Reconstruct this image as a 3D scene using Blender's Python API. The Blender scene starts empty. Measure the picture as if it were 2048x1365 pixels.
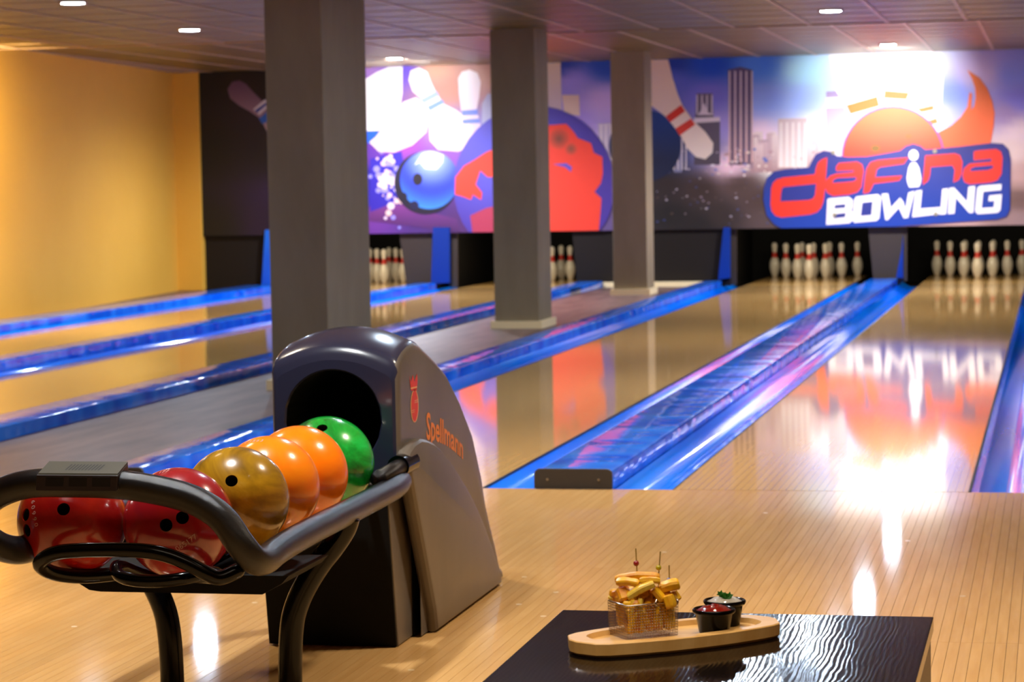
import bpy, bmesh, math, random
from mathutils import Vector, Matrix
from mathutils.geometry import tessellate_polygon
random.seed(7)
PI = math.pi
SC = bpy.context.scene
COL = SC.collection

# ------------------------------------------------------------------ camera
FPX = 5030.19
CAM = Vector((1.34294, -8.85367, 1.11057))
R_ = Vector((0.9773668, 0.21079395, -0.01788989))
U_ = Vector((0.00408675, 0.06573622, 0.99782867))
W_ = Vector((-0.21151226, 0.97531772, -0.06338694))
cd = bpy.data.cameras.new('camera'); cam = bpy.data.objects.new('camera', cd); COL.objects.link(cam)
M = Matrix((R_, U_, -W_)).transposed().to_4x4(); M.translation = CAM
cam.matrix_world = M
cd.sensor_width = 36.0; cd.lens = FPX*36/2048; cd.clip_start = 0.05; cd.clip_end = 100
cd.dof.use_dof = True; cd.dof.focus_distance = 4.35; cd.dof.aperture_fstop = 11.5
SC.camera = cam

# ------------------------------------------------------------------ world, exposure
wd = bpy.data.worlds.new('world'); SC.world = wd; wd.use_nodes = True
wd.node_tree.nodes['Background'].inputs[0].default_value = (0.30, 0.25, 0.22, 1)
wd.node_tree.nodes['Background'].inputs[1].default_value = 0.02
SC.view_settings.view_transform = 'Standard'; SC.view_settings.look = 'None'
SC.view_settings.gamma = 1; SC.view_settings.use_curve_mapping = False
SC.view_settings.exposure = 1.42

COOL = (0.96, 0.95, 1.0); WARM = (1.0, 0.66, 0.36); AMB = (1.0, 0.86, 0.66)
def area(name, loc, size, power, col, rot=(0, 0, 0), size_y=None, spread=PI):
    l = bpy.data.lights.new(name, 'AREA'); l.energy = power; l.color = col; l.size = size; l.spread = spread
    if size_y: l.shape = 'RECTANGLE'; l.size_y = size_y
    o = bpy.data.objects.new(name, l); o.location = loc; o.rotation_euler = rot; COL.objects.link(o); return o
def spot(name, loc, power, col, angle=2.2, blend=0.5, rad=0.05, rot=(0, 0, 0)):
    l = bpy.data.lights.new(name, 'SPOT'); l.energy = power; l.color = col
    l.spot_size = angle; l.spot_blend = blend; l.shadow_soft_size = rad
    o = bpy.data.objects.new(name, l); o.location = loc; o.rotation_euler = rot; COL.objects.link(o); return o
area('camera_side_fill', (0.6, -6.6, 2.2), 2.4, 14, AMB, size_y=2.0, spread=1.7)  # unseen area light added for warm ambient from the camera side
spot('table_fill', (0.9, -4.6, 2.2), 27, AMB, 1.3, .8, .08)  # unseen spot added to brighten the table and the food
spot('approach_fill', (0.9, -3.0, 2.2), 75, AMB, 1.9, .8, .15)  # spots without fixtures, added to brighten the wooden approach
spot('approach_fill', (-1.6, -2.4, 2.2), 75, AMB, 1.9, .8, .15)
spot('approach_fill', (0.6, 0.6, 2.2), 60, AMB, 1.9, .8, .15)
spot('left_wall_lamp', (-6.3, 9.6, 2.12), 95, (1.0, 0.74, 0.38), 2.8, .8, .08, rot=(0.25, 0.75, 0))
for lx, ly, lp in ((-6.0, 4.4, 45), (-4.3, 1.2, 45), (-5.9, 10.2, 40), (-1.0, 0.9, 55), (0.6, 5.2, 55), (-1.2, 8.0, 50), (0.5, 11.4, 45), (-1.3, 13.2, 45), (-4.2, 12.6, 35), (-5.4, 14.0, 9)):
    spot('lane_fill', (lx, ly, 2.2), lp, (1.0, .90, .78), 2.0, .9, .08)  # fixtureless spots added to lift the lanes and column fronts
LAMPS = [(-4.52, 5.7, 2.25, 25), (-4.78, 8.56, 2.25, 25), (-4.95, 15.0, 2.33, 201), (-0.17, 8.7, 2.25, 30),
         (-0.19, 15.1, 2.33, 201), (-0.18, 11.4, 2.33, 40), (0.03, 4.55, 2.25, 30), (-0.20, 3.5, 2.25, 30),
         (-4.6, 2.6, 2.25, 30), (-0.4, -0.6, 2.25, 30), (-0.5, -4.0, 2.25, 48), (-4.85, 11.4, 2.33, 30)]

# ------------------------------------------------------------------ helpers
def ray(px, py):
    return W_ + R_*((px-1024)/FPX) - U_*((py-682.5)/FPX)
def aty(px, py, y):
    d = ray(px, py); return CAM + d*((y-CAM.y)/d.y)
def atz(px, py, z):
    d = ray(px, py); return CAM + d*((z-CAM.z)/d.z)
def lin(c):
    return tuple((v/12.92 if v <= 0.04045 else ((v+0.055)/1.055)**2.4) for v in (x/255 for x in c))
def link(o, parent=None):
    COL.objects.link(o)
    if parent: o.parent = parent
    return o
def tag(o, label=None, cat=None, group=None, kind=None):
    if label: o['label'] = label
    if cat: o['category'] = cat
    if group: o['group'] = group
    if kind: o['kind'] = kind
    return o
def empty(name, loc, label, cat, group=None, rz=0):
    o = bpy.data.objects.new(name, None); o.empty_display_size = .05
    o.location = loc; o.rotation_euler = (0, 0, rz)
    link(o); return tag(o, label, cat, group)
def meshof(name, bm, mat=None, smooth=False, mats=None):
    me = bpy.data.meshes.new(name); bm.to_mesh(me); bm.free()
    for m in (mats or ([mat] if mat else [])): me.materials.append(m)
    if smooth:
        for p in me.polygons: p.use_smooth = True
    return me
def obj(name, bm, mat=None, parent=None, smooth=False, sharp=None, mats=None, world=True):
    """links a bmesh as one object; verts given in world coords, made local to the parent"""
    if parent is not None and world:
        bpy.context.view_layer.update()
        bmesh.ops.transform(bm, matrix=parent.matrix_world.inverted(), verts=bm.verts)
    me = meshof(name, bm, mat, smooth or sharp is not None, mats)
    if sharp is not None: me.set_sharp_from_angle(angle=sharp)
    o = bpy.data.objects.new(name, me); return link(o, parent)
def inst(name, me, parent, loc=(0, 0, 0), rot=(0, 0, 0), scale=(1, 1, 1)):
    o = bpy.data.objects.new(name, me); o.location = loc; o.rotation_euler = rot; o.scale = scale
    return link(o, parent)
def box(bm, x0, x1, y0, y1, z0, z1, bev=0, seg=2):
    r = bmesh.ops.create_cube(bm, size=1)
    vs = r['verts']
    for v in vs:
        v.co = Vector(((x0+x1)/2+v.co.x*(x1-x0), (y0+y1)/2+v.co.y*(y1-y0), (z0+z1)/2+v.co.z*(z1-z0)))
    if bev:
        es = list({e for v in vs for e in v.link_edges})
        bmesh.ops.bevel(bm, geom=es, offset=bev, segments=seg, profile=0.5, affect='EDGES')
    return vs
def bx(x0, x1, y0, y1, z0, z1, bev=0, seg=2):
    bm = bmesh.new(); box(bm, x0, x1, y0, y1, z0, z1, bev, seg); return bm
def prism(bm, pts, axis, a, b, bev=0):
    """extrudes 2D pts along axis 0/1/2 from a to b"""
    def P(p, t):
        l = [p[0], p[1]]; l.insert(axis, t); return Vector(l)
    va = [bm.verts.new(P(p, a)) for p in pts]; vb = [bm.verts.new(P(p, b)) for p in pts]
    n = len(pts)
    fs = [bm.faces.new(va), bm.faces.new(vb[::-1])]
    for i in range(n): fs.append(bm.faces.new((va[i], vb[i], vb[(i+1) % n], va[(i+1) % n])))
    bmesh.ops.recalc_face_normals(bm, faces=fs)
    if bev:
        es = [e for e in bm.edges if (e.verts[0] in va and e.verts[1] in va) or (e.verts[0] in vb and e.verts[1] in vb)]
        bmesh.ops.bevel(bm, geom=es, offset=bev, segments=3, profile=0.5, affect='EDGES')
    bmesh.ops.triangulate(bm, faces=[f for f in bm.faces if len(f.verts) > 4])
def smooth_path(pts, n=8, closed=False):
    P = [Vector(p) for p in pts]; out = []; m = len(P)
    rng = range(m if closed else m-1)
    for i in rng:
        if closed: a, b, c, d = P[(i-1) % m], P[i], P[(i+1) % m], P[(i+2) % m]
        else: a, b, c, d = P[max(i-1, 0)], P[i], P[i+1], P[min(i+2, m-1)]
        for k in range(n):
            t = k/n
            out.append(0.5*((2*b)+(c-a)*t+(2*a-5*b+4*c-d)*t*t+(3*b-a-3*c+d)*t**3))
    if not closed: out.append(P[-1])
    return out
def tube(bm, path, r, seg=12, closed=False, cap=True, round_cap=False):
    n = len(path); rings = []
    prev = None
    rr = r if callable(r) else (lambda i: r)
    for i, p in enumerate(path):
        if closed: t = (path[(i+1) % n]-path[(i-1) % n]).normalized()
        else: t = (path[min(i+1, n-1)]-path[max(i-1, 0)]).normalized()
        if prev is None:
            a = Vector((0, 0, 1)) if abs(t.z) < .9 else Vector((1, 0, 0))
            u = t.cross(a).normalized()
        else:
            u = (prev - t*prev.dot(t)).normalized()
        prev = u; v = t.cross(u)
        rings.append([bm.verts.new(p+(u*math.cos(2*PI*k/seg)+v*math.sin(2*PI*k/seg))*rr(i)) for k in range(seg)])
    for i in range(n if closed else n-1):
        A, B = rings[i], rings[(i+1) % n]
        for k in range(seg): bm.faces.new((A[k], A[(k+1) % seg], B[(k+1) % seg], B[k]))
    if cap and not closed:
        for ring, q, d in ((rings[0], path[0], path[0]-path[1]), (rings[-1], path[-1], path[-1]-path[-2])):
            if round_cap:
                d = d.normalized(); last = ring; R = (ring[0].co-q).length
                for j in (1, 2):
                    f = math.cos(j*PI/6); h = math.sin(j*PI/6)*R
                    new = [bm.verts.new(q+d*h+(w.co-q)*f) for w in ring]
                    for k in range(seg): bm.faces.new((last[k], last[(k+1) % seg], new[(k+1) % seg], new[k]))
                    last = new
                c = bm.verts.new(q+d*R)
                for k in range(seg): bm.faces.new((last[k], last[(k+1) % seg], c))
            else: bm.faces.new(ring)
    bmesh.ops.recalc_face_normals(bm, faces=bm.faces)
def lathe(bm, prof, seg=24, c=(0, 0, 0)):
    rings = []
    for r, z in prof:
        if r < 1e-6: rings.append([bm.verts.new((c[0], c[1], c[2]+z))])
        else: rings.append([bm.verts.new((c[0]+r*math.cos(2*PI*k/seg), c[1]+r*math.sin(2*PI*k/seg), c[2]+z)) for k in range(seg)])
    for A, B in zip(rings[:-1], rings[1:]):
        for k in range(seg):
            k2 = (k+1) % seg
            if len(A) == 1 and len(B) == 1: continue
            if len(A) == 1: bm.faces.new((A[0], B[k2], B[k]))
            elif len(B) == 1: bm.faces.new((A[k], A[k2], B[0]))
            else: bm.faces.new((A[k], A[k2], B[k2], B[k]))
    bmesh.ops.recalc_face_normals(bm, faces=bm.faces)

# ------------------------------------------------------------------ materials
def mat(name, col, rough=.5, metal=0, coat=0, spec=.5, coat_rough=.05):
    m = bpy.data.materials.new(name); m.use_nodes = True
    b = m.node_tree.nodes['Principled BSDF']
    b.inputs['Base Color'].default_value = (*lin(col), 1); b.inputs['Roughness'].default_value = rough
    b.inputs['Metallic'].default_value = metal; b.inputs['Coat Weight'].default_value = coat
    b.inputs['Coat Roughness'].default_value = coat_rough
    b.inputs['Specular IOR Level'].default_value = spec
    return m
def nd(m, t, **kw):
    n = m.node_tree.nodes.new(t)
    for k, v in kw.items(): setattr(n, k, v)
    return n
def lk(m, a, b): m.node_tree.links.new(a, b)
def noise_col(m, c1, c2, scale=(5, 5, 5), detail=4, rough=.6, nscale=1.0, lo=.35, hi=.65, dist=0, rand=False, obj_space=True):
    """mixes two colours by a stretched noise"""
    tc = nd(m, 'ShaderNodeTexCoord'); mp = nd(m, 'ShaderNodeMapping'); mp.inputs['Scale'].default_value = scale
    src = tc.outputs['Object']
    if not obj_space:
        g = nd(m, 'ShaderNodeNewGeometry'); src = g.outputs['Position']
    lk(m, src, mp.inputs['Vector'])
    if rand:
        oi = nd(m, 'ShaderNodeObjectInfo'); mu = nd(m, 'ShaderNodeMath', operation='MULTIPLY'); mu.inputs[1].default_value = 37
        lk(m, oi.outputs['Random'], mu.inputs[0]); cb = nd(m, 'ShaderNodeCombineXYZ')
        for i in range(3): lk(m, mu.outputs[0], cb.inputs[i])
        lk(m, cb.outputs[0], mp.inputs['Location'])
    n = nd(m, 'ShaderNodeTexNoise'); n.inputs['Scale'].default_value = nscale; n.inputs['Detail'].default_value = detail
    n.inputs['Roughness'].default_value = rough; n.inputs['Distortion'].default_value = dist
    lk(m, mp.outputs[0], n.inputs['Vector'])
    r = nd(m, 'ShaderNodeValToRGB'); r.color_ramp.elements[0].position = lo; r.color_ramp.elements[1].position = hi
    r.color_ramp.elements[0].color = (*lin(c1), 1); r.color_ramp.elements[1].color = (*lin(c2), 1)
    lk(m, n.outputs['Fac'], r.inputs['Fac'])
    b = m.node_tree.nodes['Principled BSDF']; lk(m, r.outputs['Color'], b.inputs['Base Color'])
    return n, r, mp
def bump(m, height, strength=.3, distance=.01):
    b = nd(m, 'ShaderNodeBump'); b.inputs['Strength'].default_value = strength; b.inputs['Distance'].default_value = distance
    lk(m, height, b.inputs['Height']); lk(m, b.outputs[0], m.node_tree.nodes['Principled BSDF'].inputs['Normal'])
def vary(m, ramp, amt=.12):
    """value variation per object"""
    oi = nd(m, 'ShaderNodeObjectInfo'); mr = nd(m, 'ShaderNodeMapRange')
    mr.inputs['To Min'].default_value = 1-amt; mr.inputs['To Max'].default_value = 1+amt
    lk(m, oi.outputs['Random'], mr.inputs['Value'])
    h = nd(m, 'ShaderNodeHueSaturation'); lk(m, mr.outputs[0], h.inputs['Value']); lk(m, ramp.outputs['Color'], h.inputs['Color'])
    lk(m, h.outputs['Color'], m.node_tree.nodes['Principled BSDF'].inputs['Base Color'])

M_app = mat('approach_maple', (205, 165, 115), .055)
n, r, _ = noise_col(M_app, (212, 164, 102), (222, 176, 114), (40, 2.5, 40), rand=True, obj_space=False); vary(M_app, r, .035)
M_lane = mat('lane_maple', (200, 160, 112), .055)
n, r, _ = noise_col(M_lane, (206, 162, 98), (220, 176, 110), (30, .8, 30), obj_space=False)
# thin board lines along the lane
g = nd(M_lane, 'ShaderNodeNewGeometry'); sx = nd(M_lane, 'ShaderNodeSeparateXYZ'); lk(M_lane, g.outputs['Position'], sx.inputs[0])
m1 = nd(M_lane, 'ShaderNodeMath', operation='MULTIPLY'); m1.inputs[1].default_value = 1/.0269; lk(M_lane, sx.outputs['X'], m1.inputs[0])
m2 = nd(M_lane, 'ShaderNodeMath', operation='FRACT'); lk(M_lane, m1.outputs[0], m2.inputs[0])
m3 = nd(M_lane, 'ShaderNodeMath', operation='LESS_THAN'); m3.inputs[1].default_value = .05; lk(M_lane, m2.outputs[0], m3.inputs[0])
mx = nd(M_lane, 'ShaderNodeMixRGB'); mx.inputs[2].default_value = (*lin((150, 112, 74)), 1)
lk(M_lane, m3.outputs[0], mx.inputs[0]); lk(M_lane, r.outputs['Color'], mx.inputs[1]); lk(M_lane, mx.outputs[0], M_lane.node_tree.nodes['Principled BSDF'].inputs['Base Color'])
M_walk = mat('walkway_laminate', (120, 98, 92), .42, spec=.3)
noise_col(M_walk, (92, 74, 70), (128, 104, 98), (9, 1.2, 9), obj_space=False, detail=6)
M_blue = mat('blue_gutter', (0, 62, 225), .06, spec=.25)
n, r, _ = noise_col(M_blue, (0, 112, 255), (2, 134, 255), (4, .7, 4), obj_space=False)
bump(M_blue, n.outputs['Fac'], .2, .003)
M_bluecap = mat('blue_capping', (20, 75, 190), .09, spec=.25)
M_post = mat('blue_post', (8, 50, 140), .4, spec=.3)
n, r, _ = noise_col(M_bluecap, (6, 88, 220), (36, 128, 245), (2, 4.5, 2), obj_space=False, detail=1)
bump(M_bluecap, n.outputs['Fac'], .55, .014)
M_black = mat('matte_black', (9, 8, 8), .75, spec=.2)
M_blackline = mat('black_edging', (8, 8, 9), .5)
M_greyplate = mat('grey_plastic', (62, 58, 54), .5)
M_steel = mat('screw_steel', (190, 185, 180), .3, metal=1)
M_wallY = mat('yellow_paint', (226, 184, 92), .75); n, r, _ = noise_col(M_wallY, (232, 178, 62), (236, 184, 70), (1, 1, 1), obj_space=False)
n2 = nd(M_wallY, 'ShaderNodeTexNoise'); n2.inputs['Scale'].default_value = 60; g = nd(M_wallY, 'ShaderNodeNewGeometry'); lk(M_wallY, g.outputs['Position'], n2.inputs['Vector']); bump(M_wallY, n2.outputs['Fac'], .25, .003)
M_wall = mat('cream_paint', (196, 176, 150), .8)
M_column = mat('grey_column_paint', (134, 124, 104), .75, spec=.2); noise_col(M_column, (136, 122, 98), (144, 130, 106), (6, 6, 2), obj_space=False)
M_base = mat('cream_skirting', (246, 226, 180), .5)
M_floorbase = mat('underfloor', (60, 44, 30), .6)
M_dark = mat('dark_brown_panel', (28, 22, 18), .6, spec=.25); M_brown = mat('brown_panel', (60, 50, 44), .6, spec=.3)
M_ceil = mat('ceiling_metal_tile', (142, 116, 88), .38, metal=.4)
n, r, mp = noise_col(M_ceil, (90, 72, 26), (124, 104, 42), (.5, 14, 1), obj_space=False, detail=3)
wv = nd(M_ceil, 'ShaderNodeTexWave', bands_direction='Y'); wv.inputs['Scale'].default_value = 2.6
g = nd(M_ceil, 'ShaderNodeNewGeometry'); lk(M_ceil, g.outputs['Position'], wv.inputs['Vector']); bump(M_ceil, wv.outputs['Fac'], .35, .01)
M_grid = mat('ceiling_grid', (176, 148, 118), .4)
M_ceilp = mat('ceiling_plain', (150, 130, 108), .7)
def emit(name, col, s):
    m = bpy.data.materials.new(name); m.use_nodes = True; nt = m.node_tree; nt.nodes.clear()
    e = nt.nodes.new('ShaderNodeEmission'); o = nt.nodes.new('ShaderNodeOutputMaterial')
    e.inputs[0].default_value = (*col, 1); e.inputs[1].default_value = s; nt.links.new(e.outputs[0], o.inputs[0]); return m
M_lamp = emit('lamp_glow', (0.62, 0.80, 1.0), 190)
M_pin = mat('pin_white', (232, 222, 204), .3, coat=.4); M_pinred = mat('pin_red_stripe', (205, 40, 24), .35)

# ------------------------------------------------------------------ room shell
floor = tag(obj('floor', bx(-7.9, 3.4, -12, 19.8, -.30, -.12), M_floorbase), kind='structure')
# the wooden approach: every board visible is a plank of its own
P = .0269; k = 0
pl_long = meshof('plank', bx(-P/2+.0004, P/2-.0004, 0, 4.6, -.022, 0), M_app)
SE1, SE2 = -1.81, -2.86
def plank_mesh(L): return meshof('plank', bx(-P/2+.00045, P/2-.00045, 0, L, -.022, 0), M_app)
cache = {}
x = -2.50
while x < 1.42:
    s = SE1 if (x < .45) else SE2
    for a, b in ((-6.5, s-.0006), (s+.0006, -.004)):
        kk = round(b-a, 4)
        if kk not in cache: cache[kk] = plank_mesh(b-a)
        inst('plank', cache[kk], floor, (x, a, 0))
    x += P
obj('approach_base', bx(-7.9, 3.4, -12, -.004, -.12, -.022), M_floorbase, floor)
obj('approach_margin', bx(-7.9, -2.515, -12, -.004, -.022, 0), M_app, floor)
obj('approach_margin', bx(1.44, 3.4, -12, -.004, -.022, 0), M_app, floor)
obj('approach_margin', bx(-2.515, 1.44, -12, -6.5, -.022, 0), M_app, floor)
obj('walkway_surface', bx(-3.238, -2.187, 0, 16.8, -.12, 0), M_walk, floor)
obj('side_strip_surface', bx(-7.9, -7.10, 0, 16.8, -.12, 0), M_walk, floor)
# brass-coloured approach dots
M_dot = mat('dot_inlay', (222, 196, 150), .3)
for dx, dy in [(-.12, -2.0), (.02, -2.25), (-.04, -2.45), (.06, -2.62), (.1, -3.2), (-.1, -3.35), (.2, -1.5), (-.9, -1.9), (-.75, -2.5), (-1.1, -2.9), (.9, -1.2), (.4, -.6), (1.1, -2.2), (-.45, -4.0), (-.2, -4.1)]:
    bm = bmesh.new(); bmesh.ops.create_circle(bm, cap_ends=True, segments=14, radius=.008, matrix=Matrix.Translation((dx, dy, .0006)))
    obj('approach_dot', bm, M_dot, floor)

def wall(name, bm, m): return tag(obj(name, bm, m), kind='structure')
bm = bmesh.new(); prism(bm, [(-7.30, -12), (-7.30, 10.3), (-7.87, 16.8), (-7.87, 17.0), (-8.05, 17.0), (-8.05, -12)], 2, -.12, 2.6); wall('wall_left', bm, M_wallY)
bm = bx(-7.88, -7.585, 16.76, 16.95, 0, 2.6, .008); pil = obj('wall_pilaster', bm, M_wallY, bpy.data.objects['wall_left'])
wall('wall_right', bx(3.4, 3.55, -12, 19.8, -.12, 2.6), M_wall)
wall('wall_back', bx(-8.0, 3.5, -12.15, -12, -.12, 2.6), M_wall)
wall('wall_far', bx(-8.0, 3.5, 19.8, 19.95, -.12, 2.6), M_black)
# ceiling: lower near part, higher far part, with a step between
CY = 10.3; Z1, Z2 = 2.25, 2.33
def ceiling(name, y0, y1, z, px, x0, rows, th):
    c = tag(obj(name, bx(-8.0, 3.5, y0, y1, z+.03, z+.03+th), M_ceilp), kind='structure')
    n = 15; pit = px; ty = .58
    tm = meshof('ceiling_tile', bx(.014, pit-.014, .008, ty-.008, .004, .03), M_ceil)
    gm = meshof('grid_rail', bx(-.014, .014, -rows*ty, 0, -.002, .02), M_grid)
    cm = meshof('cross_rail', bx(0, n*pit, -.008, .008, .001, .02), M_grid)
    for i in range(n+1):
        inst('grid_rail', gm, c, (x0+i*pit, y1, z))
    for j in range(rows):
        inst('cross_rail', cm, c, (x0, y1-(j+1)*ty, z))
        for i in range(n): inst('ceiling_tile', tm, c, (x0+i*pit, y1-(j+1)*ty, z))
    return c
c1 = ceiling('ceiling', -12, CY, Z1, .58, -.466-12*.58, 10, .4)
obj('plain_ceiling', bx(-8, 3.5, -12, CY-5.81, Z1, Z1+.03), M_ceilp, c1)
obj('plain_ceiling', bx(1.76, 3.5, CY-5.81, CY, Z1, Z1+.03), M_ceilp, c1)
obj('plain_ceiling', bx(-8, -7.44, CY-5.81, CY, Z1, Z1+.03), M_ceilp, c1)
obj('step_face', bx(-8, 3.5, CY-.02, CY+.003, Z1-.004, Z2+.03), M_grid, c1)
c2 = ceiling('ceiling', CY+.003, 17.0, Z2, .585, -.43-12*.585, 11, .3)
obj('plain_ceiling', bx(1.76, 3.5, CY+.003, 17.0, Z2, Z2+.03), M_ceilp, c2)
obj('plain_ceiling', bx(-8, -7.46, CY+.003, 17.0, Z2, Z2+.03), M_ceilp, c2)
obj('plain_ceiling', bx(-8, 3.5, 17.0, 19.8, Z2-.05, Z2+.1), M_black, c2)
# downlights
MY_ = 16.8
def downlight(i, x, y, z, pw, label):
    t = empty('ceiling_light', (x, y, z), label, 'ceiling light')
    bm = bmesh.new(); lathe(bm, [(.068, -.004), (.085, -.008), (.09, -.003), (.09, .004)], 24, (x, y, z)); obj('light_ring', bm, M_grid, t, smooth=True)
    bm = bmesh.new(); bmesh.ops.create_circle(bm, cap_ends=True, segments=24, radius=.07, matrix=Matrix.Translation((x, y, z-.006))); obj('light_disc', bm, M_lamp, t)
    o = spot('lamp_light', (x, y, z-.02), pw, COOL if pw > 200 else (1.0, .90, .74), 2.9 if pw > 200 else 2.2, .6, .06)
    if pw > 200:   # extra tilted spot added to make the hot patches on the mural
        aim = Vector((-.35 if x > -2 else -5.35, MY_, 2.02))-Vector((x, y, z-.02))
        w = spot('mural_extra_spot', (0, 0, -.02), 150 if x > -2 else 125, COOL, 1.15, 1.0, .05, rot=aim.to_track_quat('-Z', 'Y').to_euler()); w.parent = t; 
    o.parent = t; o.location = (0, 0, -.02)
LL = ['round white downlight nearest the top left corner', 'round white downlight in the ceiling left of the big grey column',
      'round white downlight just right of the big grey column, close to the mural', 'round white downlight in the near ceiling at the right',
      'round white downlight in the ceiling just above the lettered part of the mural', 'recessed downlight hidden behind the ceiling step at the right',
      'downlight over the lanes, right row, out of the frame above', 'downlight over the lanes, out of the frame between two others',
      'downlight over the left lanes, out of the frame', 'downlight over the approach by the foul line', 'downlight over the ball return',
      'recessed downlight hidden behind the ceiling step at the left']
for i, ((x, y, z, pw), lb) in enumerate(zip(LAMPS, LL)): downlight(i, x, y, z, pw, lb)

# columns
def column(x0, x1, y0, y1, z, label):
    c = tag(obj('column', bx(x0, x1, y0, y1, 0, z, .004), M_column), label, 'column', kind='structure')
    bm = bmesh.new(); d = .028; h = .055
    prism(bm, [(x0-d, y0-d), (x1+d, y0-d), (x1+d, y1+d), (x0-d, y1+d)], 2, 0, h, 0)
    obj('skirting', bm, M_base, c); return c
column(-2.83, -2.51, 4.22, 5.10, Z1+.03, 'thick grey square column nearest the camera')
column(-2.81, -2.47, 9.70, 10.20, Z1+.03, 'grey square column in the middle, with cream skirting')
column(-2.82, -2.49, 15.0, 15.42, Z2+.03, 'grey square column farthest away, beside the mural')

# ------------------------------------------------------------------ lanes
def gutter_bm(x0, x1, y0=0.004, y1=17.6):
    bm = bmesh.new(); N = 12; A = []; B = []
    pts = []
    for i in range(N+1):
        t = i/N; xx = x0+(x1-x0)*t; z = -.006-.055*math.sin(PI*t)**.8
        pts.append((xx, z))
    for q in pts: A.append(bm.verts.new((q[0], y0, q[1]))); B.append(bm.verts.new((q[0], y1, q[1])))
    for i in range(N): bm.faces.new((A[i], A[i+1], B[i+1], B[i]))
    lo = [bm.verts.new((x0, y0, -.075)), bm.verts.new((x1, y0, -.075))]; hi = [bm.verts.new((x0, y1, -.075)), bm.verts.new((x1, y1, -.075))]
    bm.faces.new(A[::-1]+lo); bm.faces.new((lo[0], lo[1], hi[1], hi[0]))
    bm.faces.new((A[0], B[0], hi[0], lo[0])); bm.faces.new((A[-1], lo[1], hi[1], B[-1]))
    bmesh.ops.recalc_face_normals(bm, faces=bm.faces); return bm
def lane(x0, x1, gl, gr, label):
    t = empty('bowling_lane', ((x0+x1)/2, 0, 0), label, 'bowling lane')
    obj('lane_surface', bx(x0+.006, x1-.009, .004, 19.3, -.10, 0), M_lane, t)
    for a, b in ((x0, x0+.006), (x1-.009, x1)): obj('black_edge', bx(a, b, .004, 17.6, -.09, .0015), M_blackline, t)
    for a, b in ((x0-gl, x0), (x1, x1+gr)): obj('gutter', gutter_bm(a, b), M_blue, t, sharp=.6)
    return t
lane(0, 1.05, .215, .215, 'glossy wooden bowling lane at the far right, below the lettering')
lane(-1.785, -.69, .215, .19, 'glossy wooden bowling lane left of the raised blue divider with the grey end plate')
lane(-4.80, -3.74, .21, .215, 'wooden bowling lane just left of the grey walkway with columns')
lane(-6.55, -5.44, .18, .215, 'wooden bowling lane along the yellow wall')
lane(1.74, 2.79, .215, .2, 'wooden bowling lane outside the frame at the right')
def divider(x0, x1, label, plate=True, h=.064):
    t = empty('lane_divider', ((x0+x1)/2, 0, 0), label, 'lane divider')
    r = .014
    pts = [(x0, -.11), (x0, h-r), (x0+r*.3, h-r*.3), (x0+r, h), (x1-r, h), (x1-r*.3, h-r*.3), (x1, h-r), (x1, -.11)]
    bm = bmesh.new(); prism(bm, pts, 1, .012, 16.75); obj('capping', bm, M_bluecap, t, sharp=.7)
    pts = []
    for cx, cz, a0 in ((x1-.012-.018, h+.010-.018, 0), (x0+.012-.02+.018, h+.010-.018, 1)):
        for k in range(5):
            a = (a0*PI/2)+k*PI/8; pts.append((cx+.018*math.cos(a), cz+.018*math.sin(a)))
    pts += [(x0-.008, 0), (x1+.008-.02, 0)]
    bm = bmesh.new(); prism(bm, [(x0-.004, .001)]+[(x1+.004, .001)]+[(x1+.004-.02+.02*math.cos(a*PI/8), h-.012+.02*math.sin(a*PI/8)) for a in range(5)]+[(x0-.004+.02+.02*math.cos(PI/2+a*PI/8), h-.012+.02*math.sin(PI/2+a*PI/8)) for a in range(5)], 1, -.003, .0115)
    pl = obj('end_plate', bm, M_greyplate, t); pl['label'] = 'dark grey end plate'
    for sx_ in (x0+.045, x1-.045):
        bm = bmesh.new(); bmesh.ops.create_cone(bm, cap_ends=True, segments=12, radius1=.005, radius2=.004, depth=.004, matrix=Matrix.Translation((sx_, -.005, .034)) @ Matrix.Rotation(PI/2, 4, 'X'))
        obj('screw', bm, M_steel, pl)
    return t
divider(-.50, -.222, 'raised blue divider with grey end plate between the two right lanes')
divider(-3.50, -3.24, 'raised blue rail edging the left side of the grey walkway')
divider(-5.225, -5.01, 'raised blue divider between the two left lanes')
divider(-2.185, -2.002, 'raised blue rail edging the right side of the grey walkway', h=.058)
divider(-7.10, -6.735, 'raised blue rail at the foot of the yellow wall', h=.058)
divider(1.265, 1.52, 'raised blue divider right of the rightmost lane')

# ------------------------------------------------------------------ pins
IN = .0254
prof = [(0, 0), (1.0, 0), (1.1, .1), (1.414, .75), (1.953, 2.25), (2.255, 3.375), (2.383, 4.5), (2.28, 5.875), (1.852, 7.25), (1.236, 8.625), (.983, 9.375), (.90, 10), (.935, 10.875), (1.047, 11.75), (1.203, 12.625), (1.273, 13.5), (1.16, 14.2), (.8, 14.75), (.4, 14.95), (0, 15)]
bm = bmesh.new(); lathe(bm, [(r*IN, z*IN) for r, z in prof], 20); ME_pin = meshof('body', bm, M_pin, True)
bm = bmesh.new(); lathe(bm, [(a*IN+.0008, z*IN) for a, z in ((1.40, 8.35), (1.236, 8.625), (.983, 9.375), (.90, 10), (.925, 10.7))], 20); ME_str = meshof('neck_stripe', bm, M_pinred, True)
PN = [('head pin', 0, 0), ('second row left', -1, 1), ('second row right', 1, 1), ('third row left', -2, 2), ('third row middle', 0, 2),
      ('third row right', 2, 2), ('back row leftmost', -3, 3), ('back row second from left', -1, 3), ('back row third from left', 1, 3), ('back row rightmost', 3, 3)]
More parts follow.
